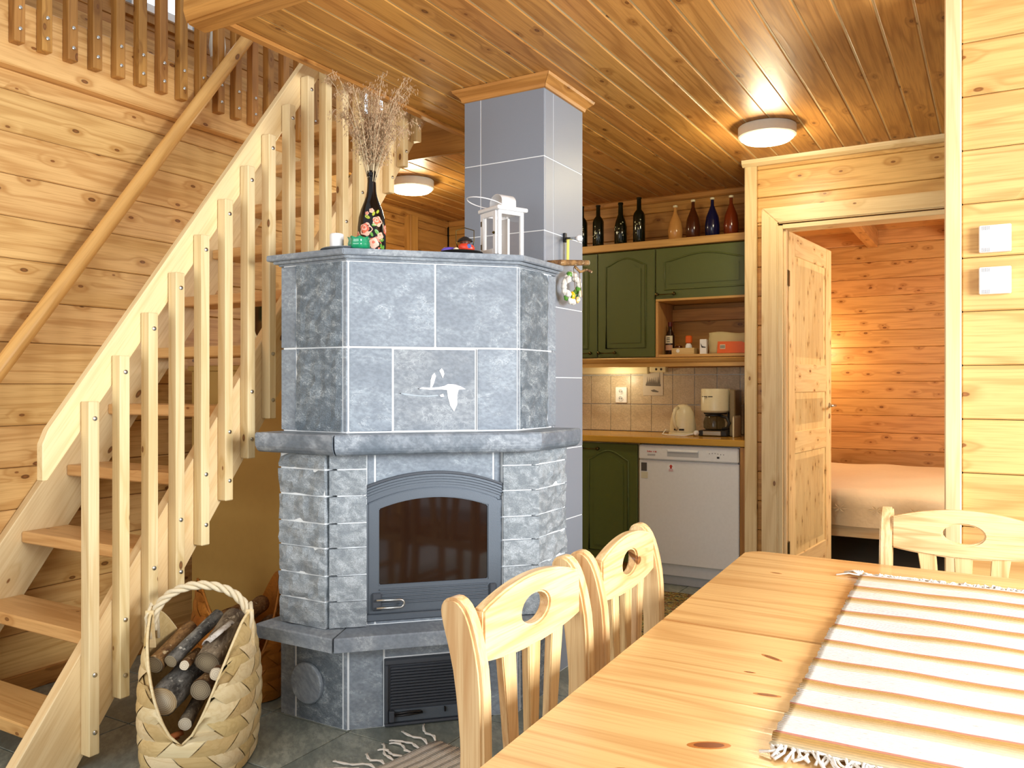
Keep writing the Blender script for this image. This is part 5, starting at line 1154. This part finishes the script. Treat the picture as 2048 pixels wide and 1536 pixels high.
bx('roof', -h2 - .012, h2 + .012, -h2 - .012, h2 + .012, .1825, .197, M['wplastic'], ln_, .003, local=True)
dr_ = bx('door', -h2 - .006, -h2 - .001, -h2 + .014, h2 - .003, .014, .180, M['wplastic'], ln_, .001, local=True)
bpy.data.objects.remove(dr_)
for nm, a in (('door_frame', (-h2 + .012, -h2 + .030, .014, .180)), ('door_frame', (h2 - .022, h2 - .002, .014, .180)), ('door_frame', (-h2 + .030, h2 - .022, .014, .036)), ('door_frame', (-h2 + .030, h2 - .022, .160, .180))): bx(nm, -h2 - .008, -h2 - .001, a[0], a[1], a[2], a[3], M['cream'] if 0 else M['wplastic'], ln_, .001, local=True)
bx('door_pane', -h2 - .005, -h2 - .003, -h2 + .03, h2 - .022, .036, .160, M['glass'], ln_, 0, local=True)
for z in (.04, .13): bx('hinge', -h2 - .0095, -h2 - .008, h2 - .012, h2 - .005, z, z + .02, M['brass'], ln_, 0, local=True)
lathe('door_latch', [(.004, 0), (.006, .003), (.003, .008)], (-h2 - .008, -h2 + .02, .095), M['brass'], ln_, 10, Matrix.Rotation(-PI / 2, 4, 'Y'), local=True)
vs = []; fs = []; n = 14
for i in range(n + 1):
    a = PI * i / n; r = .043; xx = -r * math.cos(a); zz = .197 + .022 + .034 * math.sin(a) if 0 < i < n else .197
    for s_ in (-.030, .030): vs.append((s_ * 1.1, xx, zz))
fs = [(2 * i, 2 * i + 1, 2 * i + 3, 2 * i + 2) for i in range(n)]
o = raw('arched_hood', vs, fs, M['white'], ln_, True, local=True, fix=False); o.modifiers.new('t', 'SOLIDIFY').thickness = .0015
tube('carry_ring', [(-.062 + .075 * math.cos(2 * PI * q / 30) - .02, .058 * math.sin(2 * PI * q / 30), .212 - .012 * math.cos(2 * PI * q / 30)) for q in range(30)], .0022, M['white'], ln_, 6, True, local=True)
bx('inner_panel', h2 - .05, h2 - .04, -.02, .02, .0125, .16, M['wplastic'], ln_, .001, local=True)
# small pale pebble on the heater
o = lathe('pebble', [(.004, 0), (.014, .003), (.013, .009), (.004, .012)], (-1.60, 2.93, ZT), M['cream'], None, 12); o.name = 'pale_pebble'; meta(o, 'small pale pebble on the heater top right of the lantern', 'stone')
# hook, birch stick and wreath on the chimney side
hk = thing('damper_knob', 'white round knob on a steel rod sticking out of the chimney side', 'knob', (-1.6, 3.22, 1.87))
bx('mount', -1.6195, -1.607, 3.215, 3.232, 1.855, 1.895, M['ink'], hk, .002); tube('rod', [(-1.608, 3.224, 1.872), (-1.505, 3.135, 1.850)], .006, M['steel'], hk); lathe('knob', [(.004, -.014), (.011, -.010), (.0145, 0), (.011, .010), (.004, .014)], (-1.50, 3.130, 1.848), M['wplastic'], hk, 16)
wr_ = thing('easter_wreath', 'white feather wreath with a yellow egg hanging from a birch stick and yellow ribbon', 'wreath', (-1.585, 3.2, 1.65))
sk_ = tube('birch_stick', [(-1.595, 3.03, 1.742), (-1.575, 3.10, 1.748), (-1.535, 3.16, 1.752), (-1.500, 3.215, 1.757)], [.008, .013, .013, .011], M['bark3'], wr_, 10)
lathe('stick_end', [(.0105, 0), (.0105, .002)], (-1.499, 3.217, 1.757), M['cut'], wr_, 12, Vector((.036, .055, .005)).to_track_quat('Z', 'Y').to_matrix().to_4x4())
tube('twig', [(-1.53, 3.15, 1.735), (-1.52, 3.18, 1.715), (-1.497, 3.20, 1.725), (-1.48, 3.215, 1.715)], .006, M['bark3'], wr_, 6)
prism('ribbon', [(3.205, 1.758), (3.225, 1.758), (3.228, 1.868), (3.208, 1.868)], 'X', -1.597, -1.594, M['yellow'], wr_)
WC = Vector((-1.565, 3.185, 1.650))
def wp(a, r=1, d=0): return WC + Vector((d, .055 * r * math.cos(a), .060 * r * math.sin(a)))
for k in range(22):
    a = 2 * PI * k / 22; c = wp(a, random.uniform(.93, 1.07), random.uniform(-.008, .012)); mtt = M['cotton'] if k % 7 else M['leafg']
    tg = Vector((0, -math.sin(a), math.cos(a))); lathe('feather', [(.002, -.020), (.011, -.009), (.014, .004), (.003, .019)], c, mtt, wr_, 8, tg.to_track_quat('Z', 'Y').to_matrix().to_4x4())
lathe('yellow_egg', [(.003, -.018), (.011, -.010), (.014, 0), (.010, .012), (.003, .019)], wp(-1.9, .62, .012), plain('egg_yellow', '#e6c21e', .3), wr_, 14)
for a in (-1.2, -.4): lathe('paper_flower', [(.003, 0), (.013, .003), (.016, .008), (.004, .006)], wp(a, .9, .016), plain('peach_flower', '#e8c07a', .6) if a == -1.2 else M['paper'], wr_, 5, Matrix.Rotation(PI / 2, 4, 'Y'))
for a in (-1.6, -.8, -2.3): lathe('green_leaf', [(.001, -.014), (.006, 0), (.001, .014)], wp(a, .8, .014), plain('dark_leaf', '#2f6a2b', .5) if a == -1.6 else bpy.data.materials['dark_leaf'], wr_, 6, Matrix.Rotation(a, 4, 'X'))
for pa in (((-1.545, 3.17, 1.735), (-1.54, 3.165, 1.68), (-1.538, 3.175, 1.63)), ((-1.535, 3.20, 1.73), (-1.53, 3.205, 1.66), (-1.525, 3.21, 1.61))): tube('cord', pa, .0014, M['bark3'], wr_, 5)
